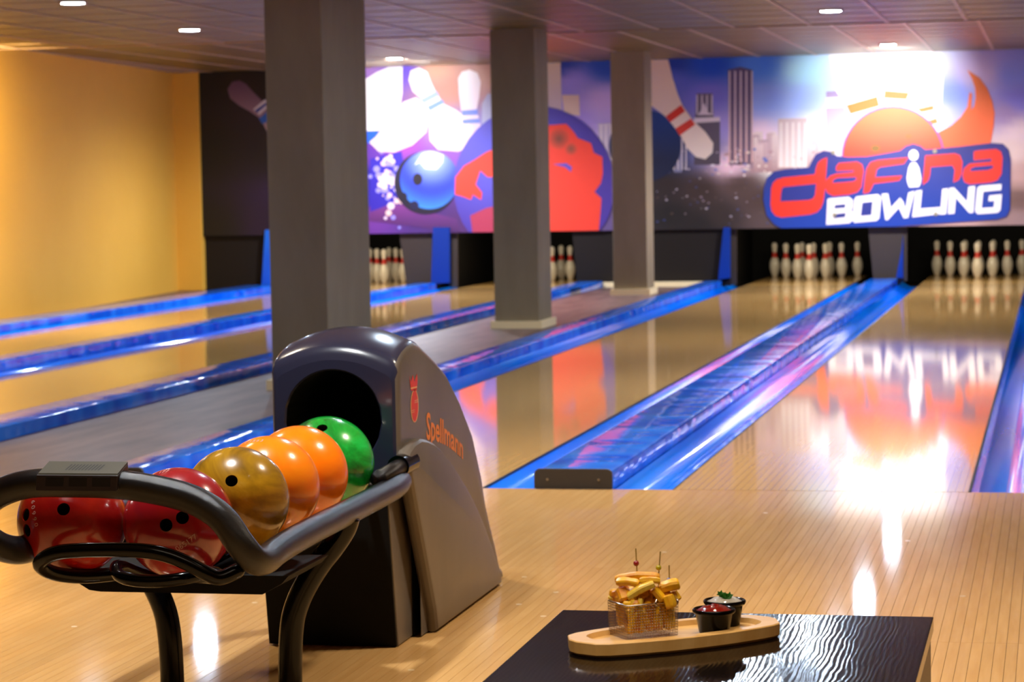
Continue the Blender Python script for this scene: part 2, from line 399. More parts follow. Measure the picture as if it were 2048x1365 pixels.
def rack(cx, lname, skip=(), group=''):
    for i, (nm, a, b) in enumerate(PN):
        if i in skip: continue
        t = empty('bowling_pin', (cx+a*.1524, 18.29+b*.264, 0), 'white red-banded pin, %s, %s' % (nm, lname), 'bowling pin', group)
        inst('body', ME_pin, t); inst('neck_stripe', ME_str, t)
rack(.525, 'rightmost lane', group='pins on the rightmost lane')
rack(-1.255, 'lane left of the blue divider', group='pins on the second lane from the right')
rack(-4.28, 'lane behind the middle column', skip=(6,), group='pins behind the middle column')
rack(-5.99, 'lane beside the yellow wall', group='pins by the big column')

# ------------------------------------------------------------------ pinsetter housings below the mural
MY = 16.80
def quad(bm, pts):
    bm.faces.new([bm.verts.new(p) for p in pts])
def panel_px(name, pts, y, m, parent=None, th=.03):
    """thin upright board with the given picture outline, standing at depth y"""
    W = [aty(a, b, y) for a, b in pts]
    bm = bmesh.new(); prism(bm, [(w.x, max(w.z, 0)) for w in W], 1, y, y+th)
    return obj(name, bm, m, parent)
def housing(name_label, xl, xr, loc):
    t = empty('pinsetter', loc, name_label, 'pinsetter')
    obj('kickback', bx(xl-.03, xl, 17.62, 19.7, -.1, 1.2), M_black, t)
    obj('kickback', bx(xr, xr+.03, 17.62, 19.7, -.1, 1.2), M_black, t)
    obj('rear_curtain', bx(xl, xr, 19.6, 19.65, -.1, 1.2), M_black, t)
    obj('pit_cover', bx(xl, xr, 17.2, 19.6, 1.15, 1.2), M_black, t)
    return t
hA = housing('black pinsetter opening at the end of the rightmost lane', -.26, 1.3, (.525, 19, 0))
hB = housing('black pinsetter opening at the end of the lane left of the blue divider', -2.02, -.46, (-1.25, 19, 0))
hC = housing('black pinsetter opening at the end of the lane behind the middle column', -4.98, -3.52, (-4.25, 19, 0))
hD = housing('black pinsetter opening beside the yellow wall', -6.75, -5.22, (-5.98, 19, 0))
def lamp_in(x):
    area('pit_lamp', (x, 17.0, .85), .9, 5.5, (1.0, .86, .60), rot=(math.radians(52), 0, 0), size_y=.08)
for x in (.525, -1.25, -4.25, -5.98): lamp_in(x)
# brown fascia panels between the openings
panel_px('fascia_panel', [(1735, 440), (1806, 440), (1806, 565), (1747, 565)], 16.86, M_brown, hA)
panel_px('fascia_panel', [(1806, 440), (1814, 440), (1814, 562), (1806, 562)], 16.87, M_brown, hA)
panel_px('fascia_panel', [(1462, 440), (1473, 440), (1473, 570), (1462, 570)], 16.87, M_brown, hB)
panel_px('fascia_panel', [(1142, 440), (1462, 440), (1462, 585), (1155, 585)], 16.84, M_dark, hB)
panel_px('fascia_panel', [(795, 440), (864, 440), (864, 580), (814, 580)], 16.86, M_brown, hC)
panel_px('fascia_panel', [(899, 440), (915, 440), (915, 575), (899, 575)], 16.87, M_brown, hC)
panel_px('fascia_panel', [(404, 440), (540, 440), (540, 600), (404, 600)], 16.86, M_dark, hD)
def post(pts, label, parent, m=None):
    o = panel_px('blue_post', pts, 16.765, m or M_post, parent, .06); return o
post([(1795+8, 500), (1806, 470), (1806, 556), (1792, 556)], '', hA)
post([(1447, 455), (1460, 455), (1460, 556), (1436, 560)], '', hB)
post([(866, 455), (899, 455), (899, 566), (862, 568)], '', hC)
post([(530, 460), (548, 460), (548, 572), (523, 572)], '', hD, M_bluecap)
# skirting along the dark wall at the end of the walkway
tag(obj('baseboard_far', bx(-3.235, -2.19, 16.72, 16.83, 0, .05), M_base), kind='structure')
#@@PART2
# ------------------------------------------------------------------ mural (flat print on a masking board)
mural = empty('wall_mural', (-2.8, MY, 1.45), 'wide printed mural with pins, balls, night skyline and the red and white bowling logo', 'mural')
MX0, MX1, MZ0 = -7.583, 3.3, .585
obj('mural_board', bx(MX0, MX1, MY, MY+.05, MZ0, Z2+.02), M_dark, mural)
def vcmat(name, rough=.55):
    m = mat(name, (255, 255, 255), rough); a = nd(m, 'ShaderNodeVertexColor', layer_name='Col')
    lk(m, a.outputs['Color'], m.node_tree.nodes['Principled BSDF'].inputs['Base Color']); return m
M_print = vcmat('mural_print')
def setcol(bm, fn):
    L = bm.loops.layers.float_color.new('Col')
    for f in bm.faces:
        for l in f.loops: l[L] = (*lin(fn(l.vert)), 1)
BG = [(405, 150, (24, 14, 10)), (405, 300, (18, 12, 8)), (405, 460, (16, 10, 6)), (540, 150, (30, 18, 16)), (540, 300, (26, 14, 22)), (560, 450, (40, 14, 50)), (650, 200, (60, 40, 90)), (680, 420, (70, 30, 110)),
      (745, 140, (150, 110, 180)), (745, 320, (90, 40, 150)), (745, 345, (30, 20, 140)), (800, 340, (40, 20, 150)), (745, 400, (40, 30, 160)), (745, 440, (110, 50, 150)), (860, 440, (70, 36, 110)), (900, 455, (78, 36, 100)),
      (800, 140, (90, 60, 200)), (800, 300, (150, 60, 160)), (870, 140, (205, 150, 120)), (900, 180, (190, 130, 110)), (990, 150, (214, 170, 150)), (960, 260, (150, 140, 200)), (890, 260, (150, 110, 190)), (900, 320, (130, 70, 170)),
      (1120, 132, (20, 50, 130)), (1220, 132, (20, 60, 140)), (1140, 160, (120, 110, 170)), (1215, 200, (150, 130, 170)), (1215, 300, (160, 140, 180)), (1215, 440, (100, 80, 130)), (1120, 240, (120, 100, 170)),
      (1340, 126, (10, 45, 120)), (1340, 160, (70, 80, 150)), (1420, 128, (10, 60, 150)), (1420, 190, (90, 88, 160)), (1440, 250, (120, 110, 160)), (1520, 130, (60, 110, 220)), (1530, 200, (110, 130, 220)), (1600, 140, (130, 170, 240)), (1600, 200, (120, 140, 215)),
      (1520, 270, (200, 160, 170)), (1620, 260, (230, 200, 205)), (1560, 330, (214, 180, 170)), (1640, 300, (225, 195, 190)), (1400, 300, (90, 90, 130)), (1460, 330, (180, 150, 160)), (1350, 300, (20, 30, 60)), (1320, 320, (16, 26, 54)),
      (1330, 370, (40, 28, 24)), (1400, 380, (54, 38, 32)), (1480, 370, (76, 56, 50)), (1520, 400, (70, 50, 44)), (1340, 430, (20, 14, 12)), (1440, 430, (46, 34, 30)), (1540, 440, (80, 62, 60)), (1400, 450, (24, 18, 16)),
      (1700, 130, (200, 220, 250)), (1700, 220, (200, 215, 245)), (1850, 130, (220, 230, 250)), (1870, 220, (190, 190, 240)), (1900, 190, (130, 150, 235)), (1960, 150, (225, 200, 235)), (2030, 150, (150, 160, 240)), (2040, 200, (140, 130, 215)),
      (2010, 230, (170, 140, 180)), (2040, 260, (230, 200, 200)), (2020, 300, (220, 190, 180)), (2040, 350, (190, 150, 140)), (2040, 400, (110, 80, 70)), (2035, 440, (150, 120, 115)), (1900, 300, (220, 190, 190)), (1900, 455, (200, 160, 150))]
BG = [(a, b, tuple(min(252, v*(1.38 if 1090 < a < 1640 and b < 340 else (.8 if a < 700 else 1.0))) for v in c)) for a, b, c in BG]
def bgc(px, py):
    s = [0, 0, 0]; w = 0
    for a, b, c in BG:
        d = ((px-a)*.7)**2+(py-b)**2+40; k = 1/d**1.7
        w += k
        for i in range(3): s[i] += k*c[i]
    return [v/w for v in s]
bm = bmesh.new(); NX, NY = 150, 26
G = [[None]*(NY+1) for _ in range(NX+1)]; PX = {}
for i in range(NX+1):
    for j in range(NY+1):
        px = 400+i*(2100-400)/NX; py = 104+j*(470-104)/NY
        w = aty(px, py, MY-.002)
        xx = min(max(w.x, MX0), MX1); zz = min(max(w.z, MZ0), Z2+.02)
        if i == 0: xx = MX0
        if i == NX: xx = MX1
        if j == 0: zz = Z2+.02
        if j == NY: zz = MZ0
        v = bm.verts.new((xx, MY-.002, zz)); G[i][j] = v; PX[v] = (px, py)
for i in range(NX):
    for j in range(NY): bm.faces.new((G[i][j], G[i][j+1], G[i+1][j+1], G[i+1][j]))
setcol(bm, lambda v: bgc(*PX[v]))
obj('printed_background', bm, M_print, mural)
LAY = [0]
def poly(name, pts, col, layer, cmap=None, col2=None, rough=None):
    """flat printed shape; pts in picture coordinates on the mural plane. col2: colour at the bottom of the shape"""
    if cmap: pts = [cmap(*p) for p in pts]
    # clip by the mural's edges
    def clip(P, inside, cut):
        out = []
        for i in range(len(P)):
            a, b = P[i-1], P[i]
            if inside(b):
                if not inside(a): out.append(cut(a, b))
                out.append(b)
            elif inside(a): out.append(cut(a, b))
        return out
    LAY[0] += 1; y = MY-.003-.0013*layer-.00003*(LAY[0] % 40)
    W = [aty(a, b, y) for a, b in pts]; P = [(w.x, w.z) for w in W]
    for lim, sgn in ((MZ0+.001, 1), (Z2-.001, -1)):
        P = clip(P, lambda q: (q[1]-lim)*sgn >= 0, lambda a, b: (a[0]+(b[0]-a[0])*(lim-a[1])/(b[1]-a[1]), lim))
        if len(P) < 3: return None
    tris = tessellate_polygon([[Vector((a, b, 0)) for a, b in P]])
    bm = bmesh.new(); vs = [bm.verts.new((a, y, b)) for a, b in P]
    for t in tris:
        try: bm.faces.new([vs[i] for i in t])
        except ValueError: pass
    for f in bm.faces:
        f.normal_update()
        if f.normal.y > 0: f.normal_flip()
    z1 = max(q[1] for q in P); z0 = min(q[1] for q in P)
    c2 = col2 or col
    setcol(bm, lambda v: [col[i]+(c2[i]-col[i])*(z1-v.co.z)/(z1-z0+1e-6) for i in range(3)])
    return obj(name, bm, M_print, mural)
def disc(name, cx, cy, r, fn, layer, ry=None, parent=None):
    LAY[0] += 1; bm = bmesh.new(); y = MY-.003-.0013*layer-.00003*(LAY[0] % 40); ry = ry or r; V = {}
    rings = 8; seg = 40; prev = None
    def vert(px, py):
        w = aty(px, py, y); v = bm.verts.new((w.x, y, max(w.z, MZ0+.001))); V[v] = (px, py); return v
    c = vert(cx, cy)
    for k in range(1, rings+1):
        ring = [vert(cx+r*k/rings*math.cos(2*PI*s/seg), cy+ry*k/rings*math.sin(2*PI*s/seg)) for s in range(seg)]
        for s in range(seg):
            s2 = (s+1) % seg
            if prev is None: bm.faces.new((c, ring[s2], ring[s]))
            else: bm.faces.new((prev[s], prev[s2], ring[s2], ring[s]))
        prev = ring
    for f in bm.faces:
        f.normal_update()
        if f.normal.y > 0: f.normal_flip()
    setcol(bm, lambda v: fn(*V[v])); return obj(name, bm, M_print, mural)
def mixc(a, b, t): t = max(0, min(1, t)); return [a[i]+(b[i]-a[i])*t for i in range(3)]
c5 = lambda x, y: (400+.3663*x, 120+.3663*y)      # picture crops the outlines were measured in
c6 = lambda x, y: (980+.3811*x, 100+.3811*y)
cL = lambda x, y: (1500+.2676*x, 270+.2676*y)
cT = lambda x, y: (1660+.1895*x, 90+.1895*y)
CT = lambda L: [cT(*p) for p in L]
# skyline
LITE = (226, 214, 220)
def bars(x0, x1, y0, y1, n, w, col, layer=1, col2=None):
    for i in range(n):
        a = x0+(x1-x0)*i/max(n-1, 1); poly('printed_tower_light', [(a-w/2, y0), (a+w/2, y0), (a+w/2, y1), (a-w/2, y1)], col, layer, col2=col2)
poly('printed_tower', [(1456, 140), (1480, 134), (1505, 140), (1506, 330), (1458, 330)], (96, 84, 120), 1, col2=(120, 96, 110)); bars(1459, 1504, 142, 325, 5, 3.2, LITE, 2, (230, 180, 170))
poly('printed_tower', [(1393, 187), (1425, 187), (1427, 235), (1440, 240), (1440, 330), (1388, 330), (1390, 240)], (110, 100, 120), 1, col2=(80, 70, 80)); bars(1394, 1424, 190, 228, 4, 2.5, LITE, 2)
poly('printed_tower_light', [(1388, 236), (1440, 234), (1440, 243), (1388, 246)], LITE, 2); poly('printed_tower_light', [(1400, 225), (1408, 205), (1416, 225), (1430, 230), (1394, 230)], LITE, 2)
poly('printed_tower', [(1556, 238), (1614, 236), (1614, 335), (1556, 335)], (214, 190, 188), 1, col2=(235, 212, 200)); bars(1562, 1610, 245, 335, 5, 4, (245, 232, 224), 2)
poly('printed_tower', [(1652, 183), (1690, 180), (1690, 330), (1652, 330)], (150, 130, 170), 1, col2=(235, 215, 205)); poly('printed_tower_light', [(1652, 196), (1690, 194), (1690, 214), (1652, 216)], (240, 240, 250), 2)
poly('printed_tower', [(1094, 120), (1121, 120), (1124, 225), (1094, 215)], (236, 220, 190), 1, col2=(200, 180, 190)); poly('printed_tower', [(1124, 190), (1158, 190), (1160, 232), (1128, 228)], (226, 200, 180), 1)
poly('printed_tower', [(1196, 247), (1226, 246), (1226, 340), (1200, 330)], (196, 184, 206), 1, col2=(170, 150, 180)); bars(1202, 1222, 250, 320, 3, 3, LITE, 2)
poly('printed_tower', [(1346, 280), (1362, 276), (1364, 345), (1348, 345)], (120, 120, 150), 1); bars(1348, 1372, 278, 340, 4, 2.2, LITE, 2)
for _ in range(120):
    a = random.uniform(1312, 1540); b = random.choice([random.uniform(290, 350), random.uniform(350, 450)]); s = random.uniform(1, 5) if b < 345 else random.uniform(.8, 3)
    c = random.choice([(230, 220, 225), (200, 180, 200), (90, 110, 180), (240, 220, 200)]) if b < 350 else random.choice([(150, 130, 140), (60, 70, 120), (190, 180, 190), (90, 70, 60)])
    poly('printed_city_light', [(a, b), (a+s*1.8, b-.5), (a+s*1.8, b+s*.8), (a, b+s*.8)], c, 1)
for _ in range(46):
    a = random.uniform(1500, 1690); b = random.uniform(262, 300); s_ = random.uniform(8, 20)
    poly('printed_city_block', [(a, b), (a+s_, b-1), (a+s_, 345), (a, 345)], random.choice([(236, 208, 204), (222, 190, 190), (244, 222, 214), (200, 166, 172)]), 0, col2=(170, 132, 130))
for _ in range(60):
    a = random.uniform(1440, 1680); b = random.uniform(300, 350); s = random.uniform(2, 6)
    poly('printed_city_light', [(a, b), (a+s, b-.5), (a+s, b+s*.9), (a, b+s)], random.choice([(244, 226, 220), (190, 150, 150), (160, 130, 140)]), 1)
# left group: pins and balls
WH = (246, 240, 240)
poly('printed_pin', [(215, 112), (250, 130), (290, 175), (330, 215), (365, 240), (400, 300), (460, 360), (520, 480), (470, 560), (400, 460), (360, 380), (330, 320), (270, 280), (215, 250), (165, 210), (150, 160), (175, 120)], (96, 64, 92), 1, c5, (214, 190, 180))
poly('printed_pin_band', [(290, 270), (355, 215), (385, 245), (325, 300)], (214, 206, 214), 2, c5); poly('printed_pin_band', [(322, 320), (375, 275), (385, 330), (340, 350)], (40, 96, 180), 2, c5)
poly('printed_pin_band', [(300, 275), (362, 232), (370, 240), (312, 290)], (40, 60, 150), 3, c5)
disc('printed_ball', *c5(930, 410), 17, lambda a, b: (20, 90, 220), 1)
poly('printed_pin', [(880, 120), (960, 70), (1040, 35), (1105, 35), (1105, 180), (1090, 270), (1040, 350), (980, 385), (880, 390)], WH, 2, c5)
poly('printed_pin', [(925, 450), (975, 500), (1060, 505), (1160, 465), (1235, 395), (1250, 320), (1235, 240), (1180, 205), (1110, 230), (1030, 330), (960, 420)], (250, 240, 238), 3, c5, (226, 196, 186))
poly('printed_pin', [(1140, 110), (1150, 60), (1195, 42), (1240, 65), (1265, 130), (1290, 180), (1330, 240), (1400, 275), (1470, 330), (1490, 400), (1460, 480), (1410, 500), (1300, 490), (1255, 440), (1250, 350), (1235, 270), (1205, 210), (1160, 170)], WH, 4, c5, (236, 206, 196))
poly('printed_pin_band', [(1205, 215), (1290, 170), (1305, 195), (1220, 240)], (150, 170, 220), 5, c5); poly('printed_pin_band', [(1240, 255), (1318, 215), (1335, 235), (1255, 280)], (120, 150, 215), 5, c5)
poly('printed_pin', [(1410, 100), (1430, 65), (1470, 52), (1515, 70), (1533, 120), (1525, 200), (1510, 270), (1530, 350), (1540, 420), (1440, 420), (1430, 340), (1425, 260), (1415, 190)], WH, 3, c5, (220, 190, 210))
poly('printed_pin_band', [(1428, 275), (1515, 270), (1517, 300), (1430, 305)], (110, 130, 215), 4, c5); poly('printed_pin_band', [(1432, 325), (1525, 320), (1528, 345), (1434, 350)], (110, 130, 215), 4, c5)
poly('printed_pin', [(1540, 240), (1570, 185), (1630, 180), (1640, 360), (1540, 360)], (176, 176, 206), 2, c5)
poly('printed_streak', [(925, 800), (1100, 790), (1400, 870), (1420, 940), (925, 880)], (120, 50, 130), 1, c5, (70, 30, 90)); poly('printed_streak', [(930, 540), (1100, 500), (1110, 560), (1060, 780), (930, 830)], (44, 30, 165), 1, c5)
for _ in range(70):
    a = random.gauss(1020, 45); b = random.gauss(660, 85)
    if a < 930: continue
    s = random.uniform(5, 22); poly('printed_sparkle', [(a+s*math.cos(k*PI/3), b+s*math.sin(k*PI/3)) for k in range(6)], random.choice([(236, 214, 228), (240, 200, 190), (150, 140, 230)]), 2, c5)
disc('printed_ball_shade', *c5(1232, 672), 63, lambda a, b: (24, 16, 40), 5)
def blueball(a, b):
    d = math.hypot(a-863, b-318)/75; return mixc((190, 215, 240), (40, 60, 190), d*1.25) if d < .8 else mixc((40, 60, 190), (60, 150, 230), (d-.9)*2)
disc('printed_ball', *c5(1252, 655), 58.5, blueball, 6)
poly('printed_highlight', [(1215, 510), (1260, 500), (1330, 520), (1325, 560), (1290, 600), (1230, 595), (1200, 560), (1170, 575)], (226, 226, 214), 7, c5)
disc('printed_hole', *c5(1188, 652), 9.5, lambda a, b: (28, 16, 30), 7, 12); disc('printed_hole', *c5(1110, 750), 8, lambda a, b: (20, 14, 40), 7, 10); disc('printed_hole', *c5(1170, 795), 9, lambda a, b: (20, 14, 60), 7, 9)
# the big two-coloured ball
disc('printed_globe_ball', 1068, 372, 161, lambda a, b: mixc((96, 96, 214), (70, 50, 150), math.hypot(a-1010, b-300)/190), 8)
RED = (240, 62, 40)
poly('printed_red_patch', [(1392, 735), (1395, 640), (1440, 580), (1500, 545), (1560, 505), (1640, 470), (1700, 450), (1700, 640), (1640, 640), (1570, 640), (1530, 605), (1505, 680), (1540, 725), (1535, 765), (1490, 735), (1480, 765), (1430, 745)], RED, 9, c5)
poly('printed_red_patch', [(1475, 850), (1560, 810), (1700, 780), (1700, 960), (1490, 960)], (170, 50, 80), 9, c5)
poly('printed_red_patch', [(60, 420), (180, 380), (305, 395), (400, 388), (440, 430), (460, 462), (530, 490), (545, 540), (590, 562), (592, 650), (582, 700), (548, 745), (585, 780), (580, 850), (570, 960), (60, 960)], RED, 9, c6)
poly('printed_blue_lake', [(330, 600), (400, 595), (430, 615), (425, 640), (395, 615)], (90, 80, 190), 10, c6)
disc('printed_shadow_patch', 1118, 278, 22, lambda a, b: mixc((120, 60, 40), (235, 70, 45), math.hypot(a-1118, b-278)/22), 10); disc('printed_shadow_patch', 1142, 298, 13, lambda a, b: mixc((130, 70, 50), (235, 70, 45), math.hypot(a-1142, b-298)/13), 10)
# right-hand pin and dark ball behind it
disc('printed_dark_ball', 1290, 292, 72, lambda a, b: mixc((14, 60, 130), (10, 26, 60), (b-230)/90), 3)
poly('printed_pin', [(830, 50), (935, 50), (960, 150), (985, 230), (1010, 290), (1065, 370), (1130, 430), (1172, 490), (1168, 540), (1130, 574), (1080, 562), (1038, 520), (1000, 450), (955, 390), (915, 345), (830, 280)], (240, 214, 186), 5, c6, (232, 214, 200))
poly('printed_pin_band', [(922, 350), (1003, 288), (1024, 322), (945, 380)], (214, 50, 34), 6, c6); poly('printed_pin_band', [(973, 412), (1055, 360), (1077, 392), (995, 450)], (214, 60, 44), 6, c6)
# logo: white pins, orange ball, swoosh, navy plate
ORG = (250, 122, 62); NAVY = (28, 66, 168)
poly('printed_pin', [(-10, 110), (60, 60), (480, 60), (500, 300), (520, 560), (500, 660), (220, 740), (170, 640), (60, 480)], (250, 250, 252), 3, cT); poly('printed_pin', [(560, 60), (1180, 60), (1200, 300), (1180, 620), (1240, 860), (1120, 930), (900, 700), (540, 640), (530, 300)], (250, 250, 252), 3, cT)
poly('printed_gap', [(525, 250), (545, 310), (556, 440), (556, 570), (525, 560), (490, 400), (482, 320)], (150, 190, 245), 4, cT)
for L in ([(170, 635), (500, 540), (522, 645), (215, 732)], [(575, 480), (838, 502), (810, 578), (565, 562)], [(915, 672), (1092, 635), (1098, 685), (960, 716)], [(1035, 797), (1125, 770), (1142, 825), (1085, 842)]): poly('printed_orange_bar', L, (248, 120, 40), 5, cT)
poly('printed_swoosh', [(1448, 262), (1580, 350), (1660, 460), (1715, 600), (1736, 720), (1728, 850), (1690, 1060), (1170, 1090), (1140, 925), (1280, 850), (1380, 760), (1450, 650), (1468, 520), (1480, 495), (1500, 520), (1490, 690), (1520, 640), (1535, 560), (1530, 450), (1495, 350)], (250, 130, 60), 5, cT, (245, 96, 50))
disc('printed_orange_ball', 1786, 315, 103, lambda a, b: (110, 60, 160), 6); disc('printed_orange_ball', 1786, 315, 100, lambda a, b: mixc((250, 130, 70), (238, 66, 36), (b-215)/90), 7)  # lighter top is lamplight put into the print colour
disc('printed_leaf_spot', 1751, 297, 9, lambda a, b: (120, 84, 20), 8, 7); disc('printed_leaf_spot', 1817, 273, 6, lambda a, b: (170, 90, 30), 8, 4)
poly('printed_logo_plate', [(105, 400), (125, 325), (175, 275), (260, 258), (440, 243), (462, 195), (490, 145), (550, 117), (605, 125), (650, 158), (740, 165), (870, 162), (1000, 140), (1120, 118), (1165, 82), (1220, 66), (1275, 82), (1310, 110), (1560, 88), (1810, 60), (1890, 66), (1930, 105), (1947, 180), (1942, 560), (1915, 610), (1850, 632), (1300, 670), (900, 700), (240, 700), (180, 668), (125, 600), (100, 480)], (52, 44, 112), 9, cL, (4, 56, 156))  # purple towards the top is lens haze put into the colour
LR = (226, 46, 24)
def letter(pts, holes=(), col=LR, c2=None, name='printed_letter'):
    poly(name, pts, col, 10, cL, c2)
    for h in holes: poly(name+'_counter', h, (34, 44, 124), 11, cL)
letter([(158, 400), (170, 360), (200, 332), (250, 318), (485, 295), (495, 240), (510, 205), (540, 182), (577, 168), (562, 400), (548, 500), (530, 548), (500, 578), (450, 595), (235, 618), (190, 605), (162, 570), (153, 520)], [[(238, 405), (250, 390), (495, 365), (486, 450), (472, 475), (440, 487), (228, 498), (232, 440)]])
letter([(642, 240), (665, 210), (800, 200), (838, 222), (850, 270), (832, 390), (802, 428), (742, 446), (622, 457), (578, 434), (558, 390), (568, 340), (600, 305), (645, 290), (770, 280), (778, 264), (645, 270)], [[(618, 340), (650, 322), (790, 315), (797, 332), (772, 348), (618, 360)]])
letter([(1182, 168), (955, 188), (900, 205), (872, 250), (858, 330), (846, 440), (890, 430), (905, 405), (925, 365), (1115, 342), (1138, 305), (935, 318), (948, 258), (975, 240), (1150, 216)])
letter([(1310, 155), (1530, 138), (1568, 152), (1588, 200), (1582, 290), (1560, 338), (1520, 356), (1530, 260), (1512, 228), (1350, 240), (1345, 300), (1330, 345), (1290, 374)])
letter([(1672, 125), (1700, 116), (1840, 105), (1875, 125), (1888, 170), (1880, 290), (1850, 338), (1800, 355), (1640, 368), (1602, 352), (1588, 305), (1600, 250), (1640, 215), (1800, 200), (1806, 178), (1672, 190)], [[(1648, 252), (1680, 238), (1815, 228), (1818, 246), (1780, 262), (1648, 272)]])
poly('printed_white_pin', [(1222+35*math.cos(a*PI/8), 152+40*math.sin(a*PI/8)) for a in range(16)], (252, 244, 236), 10, cL)
poly('printed_white_pin', [(1205, 208), (1240, 208), (1262, 245), (1278, 320), (1276, 355), (1262, 388), (1192, 392), (1176, 350), (1173, 320), (1186, 245)], (252, 244, 236), 10, cL)
WL = (252, 244, 236)
def wletter(pts, holes=()): letter(pts, holes, WL, None, 'printed_white_letter')
wletter([(580, 482), (590, 476), (740, 464), (768, 488), (766, 545), (756, 560), (772, 590), (768, 640), (742, 660), (570, 672)], [[(632, 525), (715, 515), (712, 546), (630, 552)], [(628, 592), (716, 582), (712, 616), (626, 626)]])
wletter([(782, 480), (795, 462), (955, 444), (980, 466), (966, 622), (945, 642), (780, 657), (764, 632)], [[(838, 507), (918, 497), (908, 600), (826, 607)]])
wletter([(985, 442), (1030, 438), (1052, 545), (1095, 500), (1122, 470), (1145, 500), (1162, 555), (1185, 432), (1230, 420), (1182, 618), (1150, 624), (1112, 545), (1030, 636), (1012, 636)])
wletter([(1238, 420), (1285, 412), (1272, 552), (1425, 540), (1420, 592), (1212, 615)])
wletter([(1438, 405), (1482, 400), (1465, 592), (1422, 597)])
wletter([(1490, 398), (1525, 394), (1622, 500), (1634, 388), (1682, 382), (1668, 582), (1640, 584), (1538, 468), (1528, 588), (1480, 592)])
wletter([(1700, 396), (1720, 382), (1880, 368), (1876, 412), (1742, 424), (1730, 548), (1822, 542), (1828, 492), (1782, 496), (1788, 454), (1882, 444), (1872, 562), (1850, 582), (1700, 592), (1682, 570)])
M_stud = mat('standoff', (150, 140, 110), .4)
for a, b in ((472, 569), (986, 563), (478, 885), (990, 880)):
    q = aty(1480+.3955*a, 80+.3955*b, MY); bm = bmesh.new(); bmesh.ops.create_cone(bm, cap_ends=True, segments=10, radius1=.022, radius2=.02, depth=.02, matrix=Matrix.Translation((q.x, MY-.018, q.z)) @ Matrix.Rotation(PI/2, 4, 'X'))
    obj('mounting_stud', bm, M_stud, mural)

# ------------------------------------------------------------------ ball return
M_hood = mat('hood_grey_blue_sheen', (38, 40, 60), .24, spec=.4, coat=.4, coat_rough=.05)  # blue reflections put into the colour of the grey plastic
M_side = mat('hood_side_warm_lit', (92, 84, 76), .32)  # same plastic as the front, warm light put into its colour
n, r, _ = noise_col(M_side, (88, 80, 73), (100, 92, 84), (4, 4, 2), detail=6)
M_tube = mat('black_textured_tube', (10, 9, 12), .24, spec=.42)
n = nd(M_tube, 'ShaderNodeTexNoise'); n.inputs['Scale'].default_value = 420; bump(M_tube, n.outputs['Fac'], .35, .002)
M_gloss = mat('gloss_black_tube', (4, 4, 6), .14, spec=.22)
ret = empty('ball_return', (-.35, -2.9, 0), 'dark grey ball return with round black mouth and tubular ball rack', 'ball return')
XL, XR = -.492, -.178; XC = (XL+XR)/2; HW = (XR-XL)/2
def top_at(y):
    T = [(-3.125, 0.709), (-3.115, 0.726), (-3.090, 0.740), (-3.057, 0.751), (-3.008, 0.761), (-2.949, 0.765), (-2.905, 0.758), (-2.827, 0.734), (-2.742, 0.706), (-2.623, 0.661), (-2.491, 0.584), (-2.355, 0.484), (-2.263, 0.368), (-2.221, 0.288), (-2.153, 0.205), (-2.107, 0.153), (-2.049, 0.078), (-2.020, 0.018)]
    if y <= T[0][0]: return T[0][1]
    for a, b in zip(T[:-1], T[1:]):
        if y <= b[0]: return a[1]+(b[1]-a[1])*(y-a[0])/(b[0]-a[0])
    return T[-1][1]
def outline(y, zb, inset=0.0):
    """cross section of the hood, N points from lower right round the arch to lower left"""
    zt = top_at(y)-inset; h = HW-inset; pts = []
    cr = .034; arch = .026
    zs = max(zt-arch-cr, zb+.004)
    pts.append((XC+h, zb+inset*0)); 
    for k in range(1, 6): pts.append((XC+h, zb+(zs-zb)*k/5))
    ccr = min(cr, zt-arch*.6-zs+1e-3)
    for k in range(1, 5):
        a = k*PI/10; pts.append((XC+h-cr+cr*math.cos(a), zs+cr*math.sin(a)*.9))
    x0 = XC+h-cr+cr*math.cos(4*PI/10); z0 = zs+cr*math.sin(4*PI/10)*.9; hw = x0-XC
    for k in range(1, 14):
        x_ = x0-2*hw*k/14; t = (x_-XC)/hw; pts.append((x_, z0+(zt-z0)*(1-t*t)))
    left = [(2*XC-a, b) for a, b in pts[:10]][::-1]
    return pts+left
YS = [-3.125, -3.121, -3.115, -3.105, -3.09, -3.057, -3.008, -2.949, -2.948, -2.905, -2.827, -2.742, -2.68, -2.623, -2.555, -2.491, -2.42, -2.355, -2.31, -2.263, -2.221, -2.153, -2.107, -2.049, -2.02]
bm = bmesh.new(); rings = []
for i, y in enumerate(YS):
    ins = [.014, .007, .002, 0][i] if i < 4 else 0
    zb = .40 if i < 8 else .004
    rings.append([bm.verts.new((a, y, min(b, 9))) for a, b in outline(y, zb, ins)])
for A, B in zip(rings[:-1], rings[1:]):
    for k in range(len(A)-1): bm.faces.new((A[k], A[k+1], B[k+1], B[k]))
bm.faces.new(rings[-1])
bmesh.ops.recalc_face_normals(bm, faces=bm.faces)
bm.normal_update()
for f in bm.faces: f.material_index = 1 if abs(f.normal.x) > .75 else 0
hood = obj('hood', bm, None, ret, sharp=.9, mats=[M_hood, M_side])
